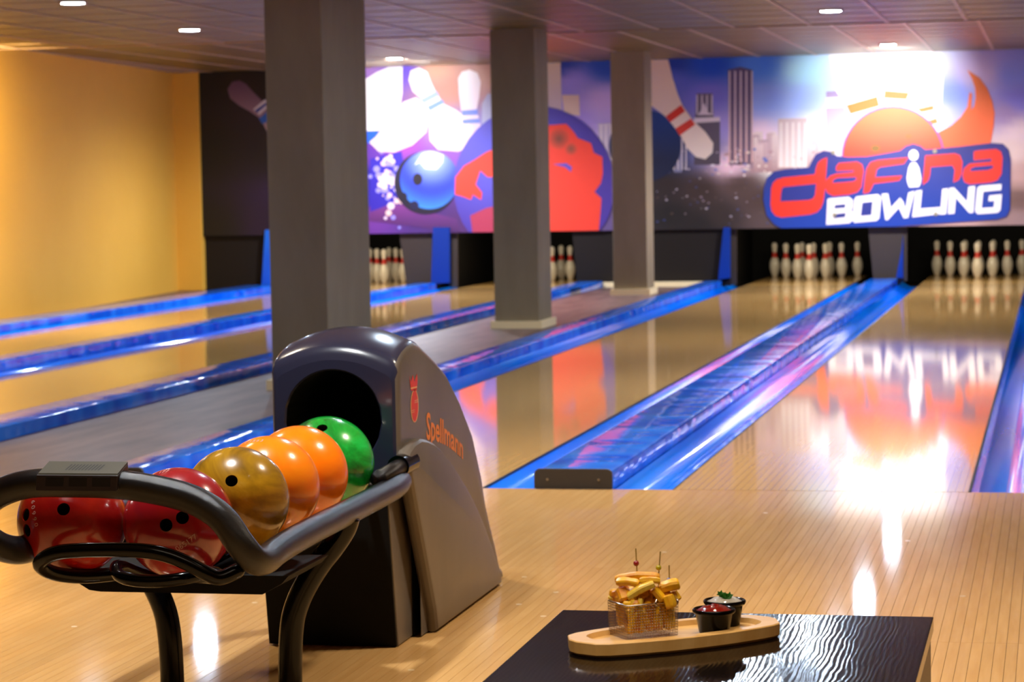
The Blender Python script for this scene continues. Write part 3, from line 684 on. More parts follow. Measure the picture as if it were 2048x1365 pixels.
# front face with its round mouth
O = outline(-3.125, .40, .014); n = len(O)
Oc = [(a, b) for a, b in O]
for k in range(1, 12): Oc.append((O[-1][0]+(O[0][0]-O[-1][0])*k/12, .40))
hc = (-.338, .552); HR = .118
bm = bmesh.new(); ro = []; ri = []; rin = []
for a, b in Oc:
    an = math.atan2(b-hc[1], a-hc[0]); ro.append(bm.verts.new((a, -3.125, b)))
    ri.append(bm.verts.new((hc[0]+(HR+.004)*math.cos(an), -3.126, hc[1]+(HR+.004)*math.sin(an))))
    rin.append(bm.verts.new((hc[0]+HR*math.cos(an), -3.121, hc[1]+HR*math.sin(an))))
for k in range(len(Oc)):
    k2 = (k+1) % len(Oc); bm.faces.new((ro[k], ro[k2], ri[k2], ri[k])); bm.faces.new((ri[k], ri[k2], rin[k2], rin[k]))
bmesh.ops.recalc_face_normals(bm, faces=bm.faces)
for f in bm.faces:
    if f.normal.y > 0: f.normal_flip()
obj('front_face', bm, M_hood, ret)
bm = bmesh.new(); N = 40
A = [bm.verts.new((hc[0]+HR*math.cos(2*PI*k/N), -3.121, hc[1]+HR*math.sin(2*PI*k/N))) for k in range(N)]
B = [bm.verts.new((v.co.x, -2.75, max(v.co.z, .425))) for v in A]
for k in range(N): bm.faces.new((A[k], A[(k+1) % N], B[(k+1) % N], B[k]))
bm.faces.new(B); obj('mouth_tunnel', bm, mat('mouth_black', (3, 3, 3), .9), ret)
# lower body: grey shell with black front panel
bm = bmesh.new(); prism(bm, [(-3.075, .002), (-3.142, .402), (-2.93, .402), (-2.93, .002)], 0, -.522, -.202, .004); obj('lower_body', bm, M_side, ret)
bm = bmesh.new(); prism(bm, [(-3.084, .003), (-3.151, .400), (-3.1435, .400), (-3.0765, .003)], 0, -.523, -.205); obj('front_panel', bm, M_black, ret)
obj('core', bx(-.50, -.20, -2.94, -2.52, .004, .39), M_black, ret)
# curved fender along the right side
FP = [(-2.882, .003), (-2.90, .06), (-3.10, .40), (-3.133, .455), (-3.135, .468), (-3.12, .480), (-3.07, .492), (-3.0, .496), (-2.943, .488), (-2.87, .472), (-2.80, .448), (-2.69, .402), (-2.55, .330), (-2.47, .285), (-2.418, .25), (-2.33, .19), (-2.24, .115), (-2.17, .05), (-2.13, .003)]
bm = bmesh.new(); prism(bm, FP, 0, -.188, -.150, .017); obj('side_fender', bm, M_side, ret, sharp=.5)
FL = [(a, b) for a, b in FP]; bm = bmesh.new(); prism(bm, FL, 0, -.518, -.47, .013); obj('side_fender', bm, M_side, ret, sharp=.5)
# printed emblem and name on the side
M_red = mat('emblem_red', (196, 48, 32), .4); M_emb = mat('emblem_outline', (214, 170, 120), .4); M_or = mat('lettering_orange', (214, 120, 40), .4)
XS = XR+.0008
def side_poly(name, pts, m, off=0):
    bm = bmesh.new(); P = [Vector((XS+off, *p)) for p in pts]
    for t in tessellate_polygon([[Vector((p.y, p.z, 0)) for p in P]]): bm.faces.new([bm.verts.new(P[i]) for i in t])
    return obj(name, bm, m, ret)
def at_side(px, py):
    d = ray(px, py); q = CAM + d*((XS-CAM.x)/d.x); return (q.y, q.z)
cs = lambda x, y: at_side(780+.1905*x, 700+.1905*y)
def ell(cx, cy, rx, ry, n=20): return [cs(cx+rx*math.cos(2*PI*k/n), cy+ry*math.sin(2*PI*k/n)) for k in range(n)]
side_poly('emblem', ell(258, 590, 42, 175), M_emb); side_poly('emblem', ell(258, 590, 36, 165), M_red, .0004)
side_poly('emblem', [cs(*p) for p in [(205, 270), (222, 340), (240, 262), (256, 335), (284, 250), (290, 330), (280, 430), (220, 430), (212, 350)]], M_red)
side_poly('emblem', [cs(*p) for p in [(215, 400), (282, 385), (284, 396), (217, 412)]], M_emb, .0004)
for yy in (535, 555): side_poly('emblem', [cs(*p) for p in [(255, yy), (292, yy-14), (292, yy-8), (255, yy+6)]], M_emb, .0008)
for yy in (640, 660): side_poly('emblem', [cs(*p) for p in [(220, yy), (255, yy-12), (255, yy-6), (220, yy+6)]], M_emb, .0008)
def text_mesh(body, size=1, shear=0, bold=0):
    c = bpy.data.curves.new('t', 'FONT'); c.body = body; c.size = size; c.resolution_u = 3; c.shear = shear; c.offset = bold
    o = bpy.data.objects.new('t', c); COL.objects.link(o); bpy.context.view_layer.update()
    me = bpy.data.meshes.new_from_object(o.evaluated_get(bpy.context.evaluated_depsgraph_get()))
    bpy.data.objects.remove(o); bpy.data.curves.remove(c)
    return me
def place_text(name, body, fn, m, parent, bold=0):
    me = text_mesh(body, bold=bold); bm = bmesh.new(); bm.from_mesh(me); bpy.data.meshes.remove(me)
    xs = [v.co.x for v in bm.verts]; w = max(xs); h = max(v.co.y for v in bm.verts); x0 = min(xs)
    for v in bm.verts: v.co = fn((v.co.x-x0)/(w-x0), v.co.y/h)
    return obj(name, bm, m, parent)
def spell(u, v):
    a0, a1, b0, b1 = at_side(853, 878), at_side(853, 824), at_side(926, 918), at_side(926, 878)
    f = lambda i: (a0[i]*(1-v)+a1[i]*v)*(1-u)+(b0[i]*(1-v)+b1[i]*v)*u
    return Vector((XS, f(0), f(1)+.012*math.sin(PI*u)))
place_text('side_lettering', 'Spellmann', spell, M_or, ret, .022)
# rack tubes
Z = .408
main = [(-0.165, -3.170, 0.412), (-0.150, -3.300, 0.410), (-0.146, -3.600, 0.408), (-0.142, -4.000, 0.407), (-0.140, -4.200, 0.402), (-0.138, -4.290, 0.396), (-0.143, -4.345, 0.406), (-0.163, -4.365, 0.440), (-0.190, -4.365, 0.479), (-0.222, -4.362, 0.504), (-0.270, -4.360, 0.525),
        (-0.340, -4.360, 0.540), (-0.410, -4.360, 0.548), (-0.500, -4.360, 0.550), (-0.570, -4.360, 0.549), (-0.620, -4.360, 0.539), (-0.665, -4.360, 0.517), (-0.695, -4.355, 0.483), (-0.690, -4.345, 0.449), (-0.664, -4.330, 0.422), (-0.640, -4.290, 0.408), (-0.640, -4.200, 0.405), (-0.660, -4.000, 0.407), (-0.672, -3.700, 0.409), (-0.660, -3.300, 0.412), (-0.600, -3.150, 0.412), (-0.530, -3.080, 0.412)]
bm = bmesh.new(); tube(bm, smooth_path(main, 6), .028, 20, round_cap=True); obj('rack_rail', bm, M_tube, ret, smooth=True)
bm = bmesh.new(); tube(bm, [Vector((-.170, -3.06, .447)), Vector((-.168, -3.14, .445)), Vector((-.165, -3.36, .440))], .020, 16); obj('rack_strut', bm, M_tube, ret, smooth=True)
bm = bmesh.new(); tube(bm, [Vector((-.170, -3.06, .447)), Vector((-.170, -3.165, .445))], .027, 20); obj('strut_collar', bm, M_gloss, ret, sharp=.8)
for xl in (-.245, -.335):
    bm = bmesh.new(); tube(bm, smooth_path([(xl, -3.1, .362), (xl, -3.6, .360), (xl, -4.05, .352)], 4), .012, 10); obj('ball_track', bm, M_gloss, ret, smooth=True)
# tray plate below the track
bm = bmesh.new(); prism(bm, [(-.60, .338), (-.585, .315), (-.565, .303), (-.54, .300), (-.20, .300), (-.16, .322), (-.145, .338)], 1, -4.12, -3.84); obj('tray', bm, M_black, ret)
obj('tray', bx(-.55, -.27, -3.84, -3.16, .31, .338), M_black, ret)
sl = [(-.175, -4.345, .383), (-.205, -4.362, .372), (-.232, -4.372, .384), (-.264, -4.378, .402), (-.30, -4.38, .416), (-.343, -4.382, .424), (-.404, -4.384, .426), (-.485, -4.382, .423), (-.53, -4.375, .416), (-.560, -4.362, .402), (-.572, -4.345, .386), (-.556, -4.31, .366), (-.52, -4.25, .352), (-.47, -4.15, .345)]
bm = bmesh.new(); tube(bm, smooth_path(sl, 6), .0145, 14, round_cap=True); obj('front_bumper_tube', bm, M_gloss, ret, smooth=True)
rp = [(-.43, -4.30, .382), (-.412, -4.345, .370), (-.37, -4.362, .364), (-.32, -4.362, .364), (-.275, -4.350, .369), (-.24, -4.30, .372), (-.255, -4.21, .345), (-.33, -4.15, .338), (-.40, -4.20, .345)]
bm = bmesh.new(); tube(bm, smooth_path(rp, 6, True), .0125, 12, closed=True); obj('support_ring', bm, M_gloss, ret, smooth=True)
LG = [(.272, .40), (.262, .372), (.236, .334), (.208, .300), (.182, .262), (.160, .222), (.145, .18), (.138, .13), (.135, .07), (.134, .001)]
for sg in (1, -1):
    lg = [(-.413+sg*a, -3.7, b) for a, b in LG]
    bm = bmesh.new(); tube(bm, smooth_path(lg, 5), .0262, 18); obj('leg', bm, M_gloss, ret, smooth=True)
# control box on the front bar
M_box = mat('control_box_cream', (66, 62, 48), .45); M_boxd = mat('control_box_dark', (46, 40, 44), .4)
bm = bmesh.new(); prism(bm, [(-4.398, .540), (-4.392, .568), (-4.386, .5705), (-4.335, .5855), (-4.33, .548)], 0, -.556, -.392, .002)
cb = obj('control_box', bm, M_boxd, ret)
bm = bmesh.new(); prism(bm, [(-4.390, .5690), (-4.388, .5722), (-4.334, .5885), (-4.333, .5855)], 0, -.553, -.393); obj('box_lid', bm, M_box, cb)
for k in range(11):
    a = -.505+k*.0066; bm = bmesh.new()
    bm.faces.new([bm.verts.new(q) for q in ((a, -4.375, .5766), (a+.003, -4.375, .5766), (a+.0065, -4.349, .5845), (a+.0035, -4.349, .5845))]); obj('vent_slot', bm, M_blackline, cb)
for k in range(3):
    a = -.536+k*.047; bm = bmesh.new(); prism(bm, [(-4.3975, .548), (-4.3935, .565), (-4.392, .565), (-4.396, .548)], 0, a, a+.036); obj('window_recess', bm, M_blackline, cb)
# ------------------------------------------------------------------ bowling balls
BR_ = .1082
def ball_mat(name, c1, c2, c3=None, sc=6, dist=1.2, lo=.4, hi=.62, rough=.22):
    m = mat(name, c1, rough, coat=.5, coat_rough=.08)
    n, r, mp = noise_col(m, c1, c2, (1, 1, 1), nscale=sc, dist=dist, lo=lo, hi=hi, detail=5)
    if c3:
        e = r.color_ramp.elements.new(min(hi+.12, .95)); e.color = (*lin(c3), 1)
    return m
M_hole = mat('finger_hole_black', (6, 4, 4), .8); M_num = mat('ball_number', (200, 150, 140), .5)
def ball(c, m, holes, label, numbers=()):
    c = Vector(c); t = empty('bowling_ball', c, label, 'bowling ball', 'balls on the return rack')
    dirs = []
    for h in holes:
        if len(h) == 2:
            d = ray(*h).normalized(); oc = CAM-c; b = d.dot(oc); disc_ = b*b-(oc.length_squared-BR_**2)
            P_ = CAM+d*(-b-math.sqrt(max(disc_, 0))) ; dirs.append((P_-c).normalized())
        else: dirs.append(Vector(h).normalized())
    hr = .0125
    bm = bmesh.new(); bmesh.ops.create_icosphere(bm, subdivisions=5, radius=BR_)
    for v in bm.verts: v.co += c
    o = obj('shell', bm, m, t, smooth=True)
    if dirs:
        cb_ = bmesh.new()
        for d in dirs:
            q = d.to_track_quat('Z', 'Y').to_matrix().to_4x4()
            bmesh.ops.create_cone(cb_, cap_ends=True, segments=28, radius1=hr, radius2=hr, depth=.08, matrix=Matrix.Translation(d*BR_) @ q)
        me = bpy.data.meshes.new('cut'); cb_.to_mesh(me); cb_.free(); cu = bpy.data.objects.new('cut', me); COL.objects.link(cu); cu.location = c
        md = o.modifiers.new('b', 'BOOLEAN'); md.object = cu; md.operation = 'DIFFERENCE'; md.solver = 'EXACT'
        bpy.context.view_layer.update(); dg = bpy.context.evaluated_depsgraph_get()
        nm = bpy.data.meshes.new_from_object(o.evaluated_get(dg)); o.modifiers.clear(); o.data = nm
        for p in nm.polygons: p.use_smooth = True
        nm.set_sharp_from_angle(angle=.6)
        bpy.data.objects.remove(cu)
        for d in dirs:
            q = d.to_track_quat('Z', 'Y').to_matrix().to_4x4(); bm = bmesh.new()
            r = bmesh.ops.create_cone(bm, cap_ends=True, segments=28, radius1=hr-.0003, radius2=hr-.0003, depth=.036, matrix=Matrix.Translation(c+d*(BR_-.0215)) @ q)
            top = [f for f in bm.faces if (f.calc_center_median()-c).dot(d) > BR_-.005 and len(f.verts) > 4]
            bmesh.ops.delete(bm, geom=top, context='FACES_ONLY'); obj('finger_hole', bm, M_hole, t)
    for body, pa, pb, h in numbers:      # lettering running from picture point pa to pb
        def hit(p):
            d = ray(*p).normalized(); oc = CAM-c; b = d.dot(oc); return CAM+d*(-b-math.sqrt(max(b*b-(oc.length_squared-BR_**2), 0)))-c
        A, B = hit(pa), hit(pb); up = A.normalized().cross((B-A).normalized()); up.normalize()
        def f(u, v, A=A, B=B, up=up): q = A+(B-A)*u+up*v*h; return c+q.normalized()*(BR_+.0004)
        place_text('engraved_number', body, f, M_num, t)
M_r1 = ball_mat('ball_red_marble', (138, 12, 10), (172, 28, 14), (160, 22, 38), 4); M_r2 = ball_mat('ball_crimson_marble', (160, 18, 22), (144, 22, 38), (180, 42, 22), 3)
M_gold = ball_mat('ball_gold_marble', (110, 76, 12), (190, 140, 24), (214, 176, 70), 2.6, 2.4, .36, .56); M_o1 = ball_mat('ball_orange', (255, 120, 8), (250, 146, 20), (255, 96, 30), 3)
M_o2 = ball_mat('ball_deep_orange', (255, 116, 4), (255, 136, 12), None, 3); M_g = ball_mat('ball_green_marble', (10, 66, 18), (14, 160, 50), (26, 190, 80), 4, 1.6, .38, .54)
ball((-.562, -4.205, .455), M_r1, [(127, 1019), (51, 1030), (53, 1062)], 'dark red ball at the front left of the rack, one dark hole facing front', [('0 6 6 0 9', (77, 1052), (70, 1000), .009)])
ball((-.338, -4.211, .455), M_r2, [(332, 1051), (365, 1036)], 'crimson ball at the front right of the rack, two holes and number 065177', [('065177', (355, 1103), (395, 1076), .0105), ('177', (318, 948), (336, 945), .012)])
ball((-.291, -3.996, .473), M_gold, [(463, 962)], 'brownish gold marbled ball behind the crimson one')
ball((-.291, -3.778, .473), M_o1, [], 'lighter orange ball in the middle of the row', [('C 3 8 6 3', (488, 889), (524, 884), .010)])
ball((-.291, -3.560, .473), M_o2, [(.2, .5, -.8)], 'deep orange ball next to the green one')
ball((-.291, -3.342, .473), M_g, [(644, 856)], 'green marbled ball just in front of the black mouth')

# ------------------------------------------------------------------ table with the fries
M_table = mat('dark_wenge', (24, 15, 14), .10, spec=.2)
n, r, mp = noise_col(M_table, (8, 5, 5), (15, 10, 9), (1, 1, 1), nscale=6)
wv = nd(M_table, 'ShaderNodeTexWave', bands_direction='X'); wv.inputs['Scale'].default_value = 42; wv.inputs['Distortion'].default_value = 9; wv.inputs['Detail'].default_value = 3; wv.inputs['Detail Scale'].default_value = .7
tc = nd(M_table, 'ShaderNodeNewGeometry'); mp2 = nd(M_table, 'ShaderNodeMapping'); mp2.inputs['Scale'].default_value = (1, .3, 1); lk(M_table, tc.outputs['Position'], mp2.inputs['Vector']); lk(M_table, mp2.outputs[0], wv.inputs['Vector'])
bump(M_table, wv.outputs['Fac'], .11, .0008); M_table.node_tree.nodes['Principled BSDF'].inputs['IOR'].default_value = 1.3
TZ = .45
tb = empty('coffee_table', (.88, -5.5, 0), 'low dark wenge table with glossy wavy-grained top', 'table')
obj('tabletop', bx(.598, 1.162, -6.05, -5.085, TZ-.022, TZ, .0015), M_table, tb)
M_tside = mat('table_side', (58, 44, 34), .35)
for k, (a, b) in enumerate(((.35, .424), (.262, .345), (.13, .257), (.0, .125))):
    obj('side_board', bx(1.132, 1.158, -6.04, -5.09, a, b, .002), M_tside, tb)
    obj('side_board', bx(.602, .628, -6.04, -5.09, a, b, .002), M_tside, tb)
obj('back_board', bx(.63, 1.13, -5.12, -5.095, .0, .42, .001), M_table, tb)

M_wood = mat('bamboo_board', (206, 160, 92), .38, coat=.2); noise_col(M_wood, (206, 156, 84), (228, 184, 116), (6, 30, 6), detail=5)
BC = Vector((.811, -5.342)); BA = math.radians(39.5); Ub = Vector((math.cos(BA), math.sin(BA))); Vb = Vector((-Ub.y, Ub.x))
def ov(s, k=1.0):   # board outline
    H = [(.167, 0), (.166, .010), (.152, .040), (.135, .050), (.10, .058), (.05, .065), (0, .067), (-.05, .065), (-.10, .058), (-.135, .050), (-.152, .040), (-.166, .010)]
    pts = H+[(a, -b) for a, b in H[::-1] if b]
    return [(a*s, b*k) for a, b in pts]
def inner(s, k):
    return [(.138*s*math.copysign(abs(math.cos(t))**.75, math.cos(t)), .050*k*math.copysign(abs(math.sin(t))**.75, math.sin(t))) for t in (2*PI*i/28 for i in range(28))]
def bw(a, b, z): q = BC+Ub*a+Vb*b; return Vector((q.x, q.y, z))
sb = empty('serving_board', (BC.x, BC.y, TZ), 'long oval bamboo serving board with recessed middle on the dark table', 'serving board')
bm = bmesh.new(); ZT = TZ+.021
from mathutils.geometry import delaunay_2d_cdt
def ringv(pts, z): return [bm.verts.new(bw(a, b, z)) for a, b in pts]
o0 = ringv(ov(.975, .95), TZ+.0005); o1 = ringv(ov(.995, .99), TZ+.004); o2 = ringv(ov(1, 1), ZT-.0015); o3 = ringv(ov(.992, .975), ZT)
for A, B in ((o0, o1), (o1, o2), (o2, o3)):
    for k in range(len(A)): bm.faces.new((A[k], A[(k+1) % len(A)], B[(k+1) % len(A)], B[k]))
bm.faces.new(o0[::-1])
I0 = inner(1, 1); i0 = ringv(I0, ZT); i1 = ringv(inner(.97, .94), ZT-.007)
for k in range(len(i0)): bm.faces.new((i0[k], i0[(k+1) % len(i0)], i1[(k+1) % len(i0)], i1[k]))
bm.faces.new(i1)
# top rim between outline and recess
P3 = [Vector(p) for p in ov(.992, .975)]; PI_ = [Vector(p) for p in I0]
res = delaunay_2d_cdt(P3+PI_, [], [list(range(len(P3))), list(range(len(P3), len(P3)+len(PI_)))], 0, 1e-7)
inn = PI_
def inside(p):
    c = False
    for i in range(len(inn)):
        a, b = inn[i-1], inn[i]
        if (a.y > p.y) != (b.y > p.y) and p.x < (b.x-a.x)*(p.y-a.y)/(b.y-a.y)+a.x: c = not c
    return c
allv = o3+i0
for f in res[2]:
    cen = sum((res[0][i] for i in f), Vector((0, 0)))/len(f)
    if not inside(cen):
        try: bm.faces.new([allv[res[3][i][0]] for i in f])
        except Exception: pass
bmesh.ops.recalc_face_normals(bm, faces=bm.faces)
obj('board', bm, M_wood, sb, sharp=.6)
FZ = ZT-.007+.0003

# wire basket
M_wire = mat('chrome_wire', (200, 192, 190), .18, metal=1)
KC = Vector((.7685, -5.3605)); KA = math.radians(36.5); Uk = Vector((math.cos(KA), math.sin(KA))); Vk = Vector((-Uk.y, Uk.x))
def kw(a, b, z): q = KC+Uk*a+Vk*b; return Vector((q.x, q.y, z))
bk = empty('wire_basket', (KC.x, KC.y, FZ), 'small chrome wire basket full of fries on the serving board', 'basket')
HX, HY, KH = .0405, .030, .049
bm = bmesh.new()
def wire(p, q, r=.00036): tube(bm, [p, q], r, 4, cap=False)
nx, ny, nz = 20, 15, 12
for i in range(nx+1):
    a = -HX+2*HX*i/nx
    for b in (-HY, HY): wire(kw(a*.97, b*.97, FZ+.001), kw(a, b, FZ+KH))
    wire(kw(a*.97, -HY*.97, FZ+.001), kw(a*.97, HY*.97, FZ+.001))
for i in range(ny+1):
    b = -HY+2*HY*i/ny
    for a in (-HX, HX): wire(kw(a*.97, b*.97, FZ+.001), kw(a, b, FZ+KH))
for k in range(nz+1):
    z = FZ+.001+(KH-.001)*k/nz; s = .97+.03*k/nz
    L = [kw(-HX*s, -HY*s, z), kw(HX*s, -HY*s, z), kw(HX*s, HY*s, z), kw(-HX*s, HY*s, z)]
    for j in range(4): wire(L[j], L[(j+1) % 4])
tag(obj('wire_mesh', bm, M_wire, bk), kind='stuff')
bm = bmesh.new(); tube(bm, [kw(a, b, FZ+KH) for a, b in ((-HX, -HY+.004), (-HX+.004, -HY), (HX-.004, -HY), (HX, -HY+.004), (HX, HY-.004), (HX-.004, HY), (-HX+.004, HY), (-HX, HY-.004))], .0012, 8, closed=True); obj('rim_wire', bm, M_wire, bk, smooth=True)
bm = bmesh.new(); tube(bm, smooth_path([kw(.006, -HY-.001, FZ+KH-.003), kw(.004, -HY-.001, FZ+KH+.002), kw(.012, -HY+.004, FZ+KH+.0075), kw(.020, -HY+.016, FZ+KH+.010), kw(.034, -HY+.014, FZ+KH+.009), kw(HX-.002, -HY+.003, FZ+KH+.004), kw(HX-.001, -HY-.001, FZ+KH+.001), kw(HX-.002, -HY-.001, FZ+KH-.003)], 5), .0014, 8); obj('handle', bm, M_wire, bk, smooth=True)
bm = bmesh.new(); tube(bm, [kw(.008, -HY+.004, FZ+KH+.004), kw(.034, -HY+.003, FZ+KH+.0045)], .002, 8); obj('handle_tab', bm, M_wire, bk, smooth=True)

# fries
M_fry = []
for k, (a, b) in enumerate((((226, 156, 10), (240, 186, 24)), ((224, 136, 10), (232, 170, 22)), ((228, 182, 50), (238, 206, 84)), ((186, 104, 8), (216, 140, 16)))):
    m = mat('fry_%s' % ['golden', 'orange', 'pale', 'brown'][k], b, .42, spec=.6); noise_col(m, a, b, (1, 1, 1), nscale=90, detail=4, lo=.35, hi=.6, rand=True)
    M_fry.append(m)
def fry(p, q, w, mi, label, group=None, bend=.1, flat=.8):
    w *= 1.03
    p, q = Vector(p), Vector(q); d = q-p; L = d.length; mid = (p+q)/2+Vector((random.uniform(-1, 1)*bend*L*.3, random.uniform(-1, 1)*bend*L*.3, bend*L))
    path = smooth_path([p, mid, q], 4); t = d.normalized(); up = Vector((0, 0, 1)) if abs(t.z) < .85 else Vector((1, 0, 0))
    s = t.cross(up).normalized(); u = s.cross(t); an = random.uniform(-.5, .5); s, u = s*math.cos(an)+u*math.sin(an), u*math.cos(an)-s*math.sin(an)
    bm = bmesh.new(); rings = []; N = len(path)
    for i, c in enumerate(path):
        f = i/(N-1); e = (.72 if i in (0, N-1) else 1)*random.uniform(.92, 1.08); hw = w/2*e; hh = w/2*flat*e
        prof_ = [(hw, hh*.55), (hw*.7, hh), (-hw*.7, hh), (-hw, hh*.55), (-hw, -hh*.55), (-hw*.7, -hh), (hw*.7, -hh), (hw, -hh*.55)]
        rings.append([bm.verts.new(c+s*a+u*b) for a, b in prof_])
    for A, B in zip(rings[:-1], rings[1:]):
        for k in range(8): bm.faces.new((A[k], A[(k+1) % 8], B[(k+1) % 8], B[k]))
    bm.faces.new(rings[0][::-1]); bm.faces.new(rings[-1]); bmesh.ops.recalc_face_normals(bm, faces=bm.faces)
    bmesh.ops.translate(bm, verts=bm.verts, vec=-p)
    me = meshof('french_fry', bm, M_fry[mi], True); me.set_sharp_from_angle(angle=.45)
    o = bpy.data.objects.new('french_fry', me); o.location = p; link(o); return tag(o, label, 'fry', group)
ck = lambda x, y, yy: aty(1180+.1758*x, 1080+.1758*y, yy)
T = FZ+KH
D = lambda x, y, dy=0: ck(x, y, -5.362+dy)
TOP = [((285, 450, -.012), (795, 425, -.006), .0125, 1, 'long orange fry lying level on top of the heap'),
       ((300, 480, -.020), (560, 500, -.020), .011, 0, 'golden fry just under the topmost one, at the left'),
       ((560, 470, -.018), (800, 470, -.014), .010, 0, 'golden fry with ridged end under the right end of the topmost one'),
       ((430, 655, -.030), (730, 500, -.022), .012, 2, 'pale fry slanting up to the right across the heap'),
       ((790, 560, -.002), (1015, 500, .004), .016, 0, 'thick golden fry pointing right beside the picks'),
       ((345, 560, -.014), (395, 700, -.024), .015, 1, 'orange browned fry at the left of the heap'),
       ((235, 690, .004), (300, 600, .010), .011, 2, 'pale fry leaning over the left rim'),
       ((380, 750, -.028), (560, 760, -.030), .014, 0, 'golden fry end resting on the front rim of the basket'),
       ((720, 560, -.016), (830, 690, -.014), .012, 0, 'golden fry slanting down behind the handle'),
       ((880, 630, -.012), (930, 780, -.014), .015, 0, 'yellow rounded fry upright behind the chrome handle'),
       ((930, 600, .010), (1000, 700, .008), .014, 0, 'fry drooping over the right side of the basket'),
       ((640, 570, -.006), (680, 740, -.008), .016, 3, 'darker fry standing in the middle gap of the heap'),
       ((480, 600, .006), (600, 740, .000), .013, 3, 'brown fry in shadow under the slanting pale one')]
for (a, b, da), (c, d, dc), w, mi, lb in TOP:
    fry(D(a, b, da), D(c, d, dc), w, mi, lb, 'loose fries on top', bend=.05)
for k in range(22):
    a, b = random.uniform(-.030, .030), random.uniform(-.018, .022); an = random.uniform(0, PI); L = random.uniform(.018, .030); z0 = T-.002+random.uniform(0, .022)
    fry(kw(a-math.cos(an)*L/2, b-math.sin(an)*L/2, z0), kw(a+math.cos(an)*L/2, b+math.sin(an)*L/2, z0+random.uniform(-.008, .014)), random.uniform(.010, .014), random.choice([0, 0, 1, 3]), 'short golden fry in the middle of the heap above the basket rim', 'fries in the heap', bend=.04)
def clampk(a, b): return max(-HX+.007, min(HX-.007, a)), max(-HY+.007, min(HY-.007, b))
for k in range(34):
    a, b = clampk(random.uniform(-HX, HX), random.uniform(-HY, HY) if k % 2 else -HY+.008)
    a2, b2 = clampk(a+random.uniform(-.02, .02), b+random.uniform(-.012, .012)); z0 = FZ+.007+random.uniform(0, .008)
    fry(kw(a, b, z0), kw(a2, b2, z0+random.uniform(.028, .048)), random.uniform(.009, .013), random.choice([0, 0, 1, 2, 3]), 'golden potato fry standing packed inside the wire basket', 'fries inside the basket', bend=.02)
# picks
M_bam = mat('bamboo_pick', (170, 140, 70), .5)
def pick(top, bot, bead, col, label, y, stripes=False):
    A, B, C = ck(*bot, y), ck(*top, y), ck(*bead, y)
    t = empty('cocktail_pick', A, label, 'pick', 'bead picks in the fries')
    bm = bmesh.new(); tube(bm, [A-Vector((0, 0, .02)), A, B], .0010, 6); obj('stick', bm, M_bam, t)
    bm = bmesh.new(); bmesh.ops.create_uvsphere(bm, u_segments=14, v_segments=10, radius=.0041, matrix=Matrix.Translation(C)); obj('bead', bm, mat('bead', col, .25, coat=.5), t, smooth=True)
pick((520, 100), (538, 420), (525, 270), (150, 30, 40), 'bamboo pick with a dark red bead, leftmost', -5.362)
pick((800, 135), (780, 420), (780, 320), (186, 170, 30), 'bamboo pick with a yellow-green bead, in the middle', -5.362)
pick((900, 290), (903, 500), (902, 465), (110, 100, 150), 'shorter bamboo pick with a violet bead, rightmost', -5.355)

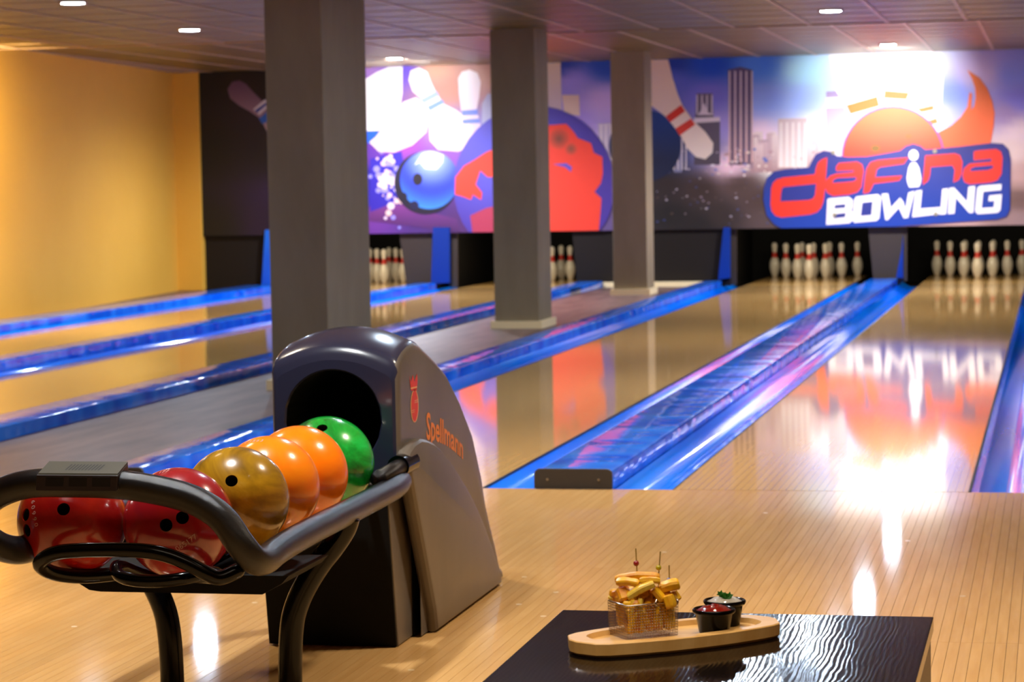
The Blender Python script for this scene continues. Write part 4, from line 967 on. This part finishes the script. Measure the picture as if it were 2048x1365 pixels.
# ramekins
M_ram = mat('black_glazed', (6, 4, 5), .2, spec=.12)
M_ket = mat('ketchup', (168, 14, 6), .08, coat=.6); M_mayo = mat('white_sauce', (252, 244, 230), .15, coat=.5)
for m, s in ((M_ket, 90), (M_mayo, 110)):
    n = nd(m, 'ShaderNodeTexNoise'); n.inputs['Scale'].default_value = s; bump(m, n.outputs['Fac'], .8, .006)
def ramekin(x, y, h, label, sm, slabel):
    t = empty('ramekin', (x, y, FZ), label, 'ramekin')
    bm = bmesh.new(); H = h
    lathe(bm, [(0, .0), (.0205, .0), (.0215, .001), (.0262, H-.008), (.0290, H-.0065), (.0308, H-.004), (.0308, H-.0015), (.029, H), (.0272, H-.001), (.0255, H-.004), (.0215, .004), (0, .003)], 36, (x, y, FZ)); obj('bowl', bm, M_ram, t, sharp=.9)
    bm = bmesh.new(); R = 10; S = 28; prev = None; c = bm.verts.new((x, y, FZ+H+.002))
    for k in range(1, R+1):
        ring = []
        for s in range(S):
            a = 2*PI*s/S; rr = .0268*k/R; z = H-.0035+.0085*(1-(k/R)**2)+(.0012*math.sin(3*a+k)+.0009*math.sin(5*a+2*k))*(1-k/R*.9)
            ring.append(bm.verts.new((x+rr*math.cos(a), y+rr*math.sin(a), FZ+z)))
        for s in range(S):
            if prev is None: bm.faces.new((c, ring[s], ring[(s+1) % S]))
            else: bm.faces.new((prev[s], ring[s], ring[(s+1) % S], prev[(s+1) % S]))
        prev = ring
    bmesh.ops.translate(bm, verts=bm.verts, vec=(-x, -y, -(FZ+H-.004)))
    o = obj(sm[1], bm, sm[0], None, smooth=True); o.location = (x, y, FZ+H-.004); tag(o, slabel, 'sauce')
ramekin(.8655, -5.330, .035, 'black glazed ramekin of ketchup, the one in front', (M_ket, 'ketchup'), 'glossy red ketchup in the front black ramekin')
ramekin(.8725, -5.266, .037, 'black glazed ramekin of white sauce, the one behind', (M_mayo, 'white_sauce'), 'white sauce filling the rear black ramekin')
M_leaf = mat('parsley_green', (56, 128, 36), .5)
pz = FZ+.0385; pc = aty(1180+.1758*1545, 1080+.1758*715, -5.262)
sp = empty('parsley_sprig', (pc.x, pc.y, pc.z), 'small green parsley sprig standing on the white sauce', 'herb')
def leaf(c, dx, dz, s):
    bm = bmesh.new(); pts = []
    for k in range(14):
        a = 2*PI*k/14; r = s*(1 if k % 2 else .62)*(1.0 if math.cos(a-PI/2) > -.3 else .6)
        pts.append(c+Vector((dx*.0+r*math.cos(a)*.9, r*.35*math.sin(a*2), r*math.sin(a)+0)))
    f = [bm.verts.new(p) for p in pts]; cc = bm.verts.new(c+Vector((0, -.0012, 0)))
    for k in range(14): bm.faces.new((f[k], f[(k+1) % 14], cc))
    r = bmesh.ops.solidify(bm, geom=bm.faces[:], thickness=.0004); obj('leaf', bm, M_leaf, sp)
for c, s in ((ck(1485, 628, -5.276), .0072), (ck(1528, 655, -5.277), .0076), (ck(1580, 652, -5.276), .0078), (ck(1552, 684, -5.279), .0070)): leaf(c, 0, 0, s)
bm = bmesh.new(); tube(bm, [pc+Vector((0, 0, -.004)), ck(1530, 690, -5.276), ck(1490, 640, -5.276)], .0007, 5); obj('stem', bm, M_leaf, sp)
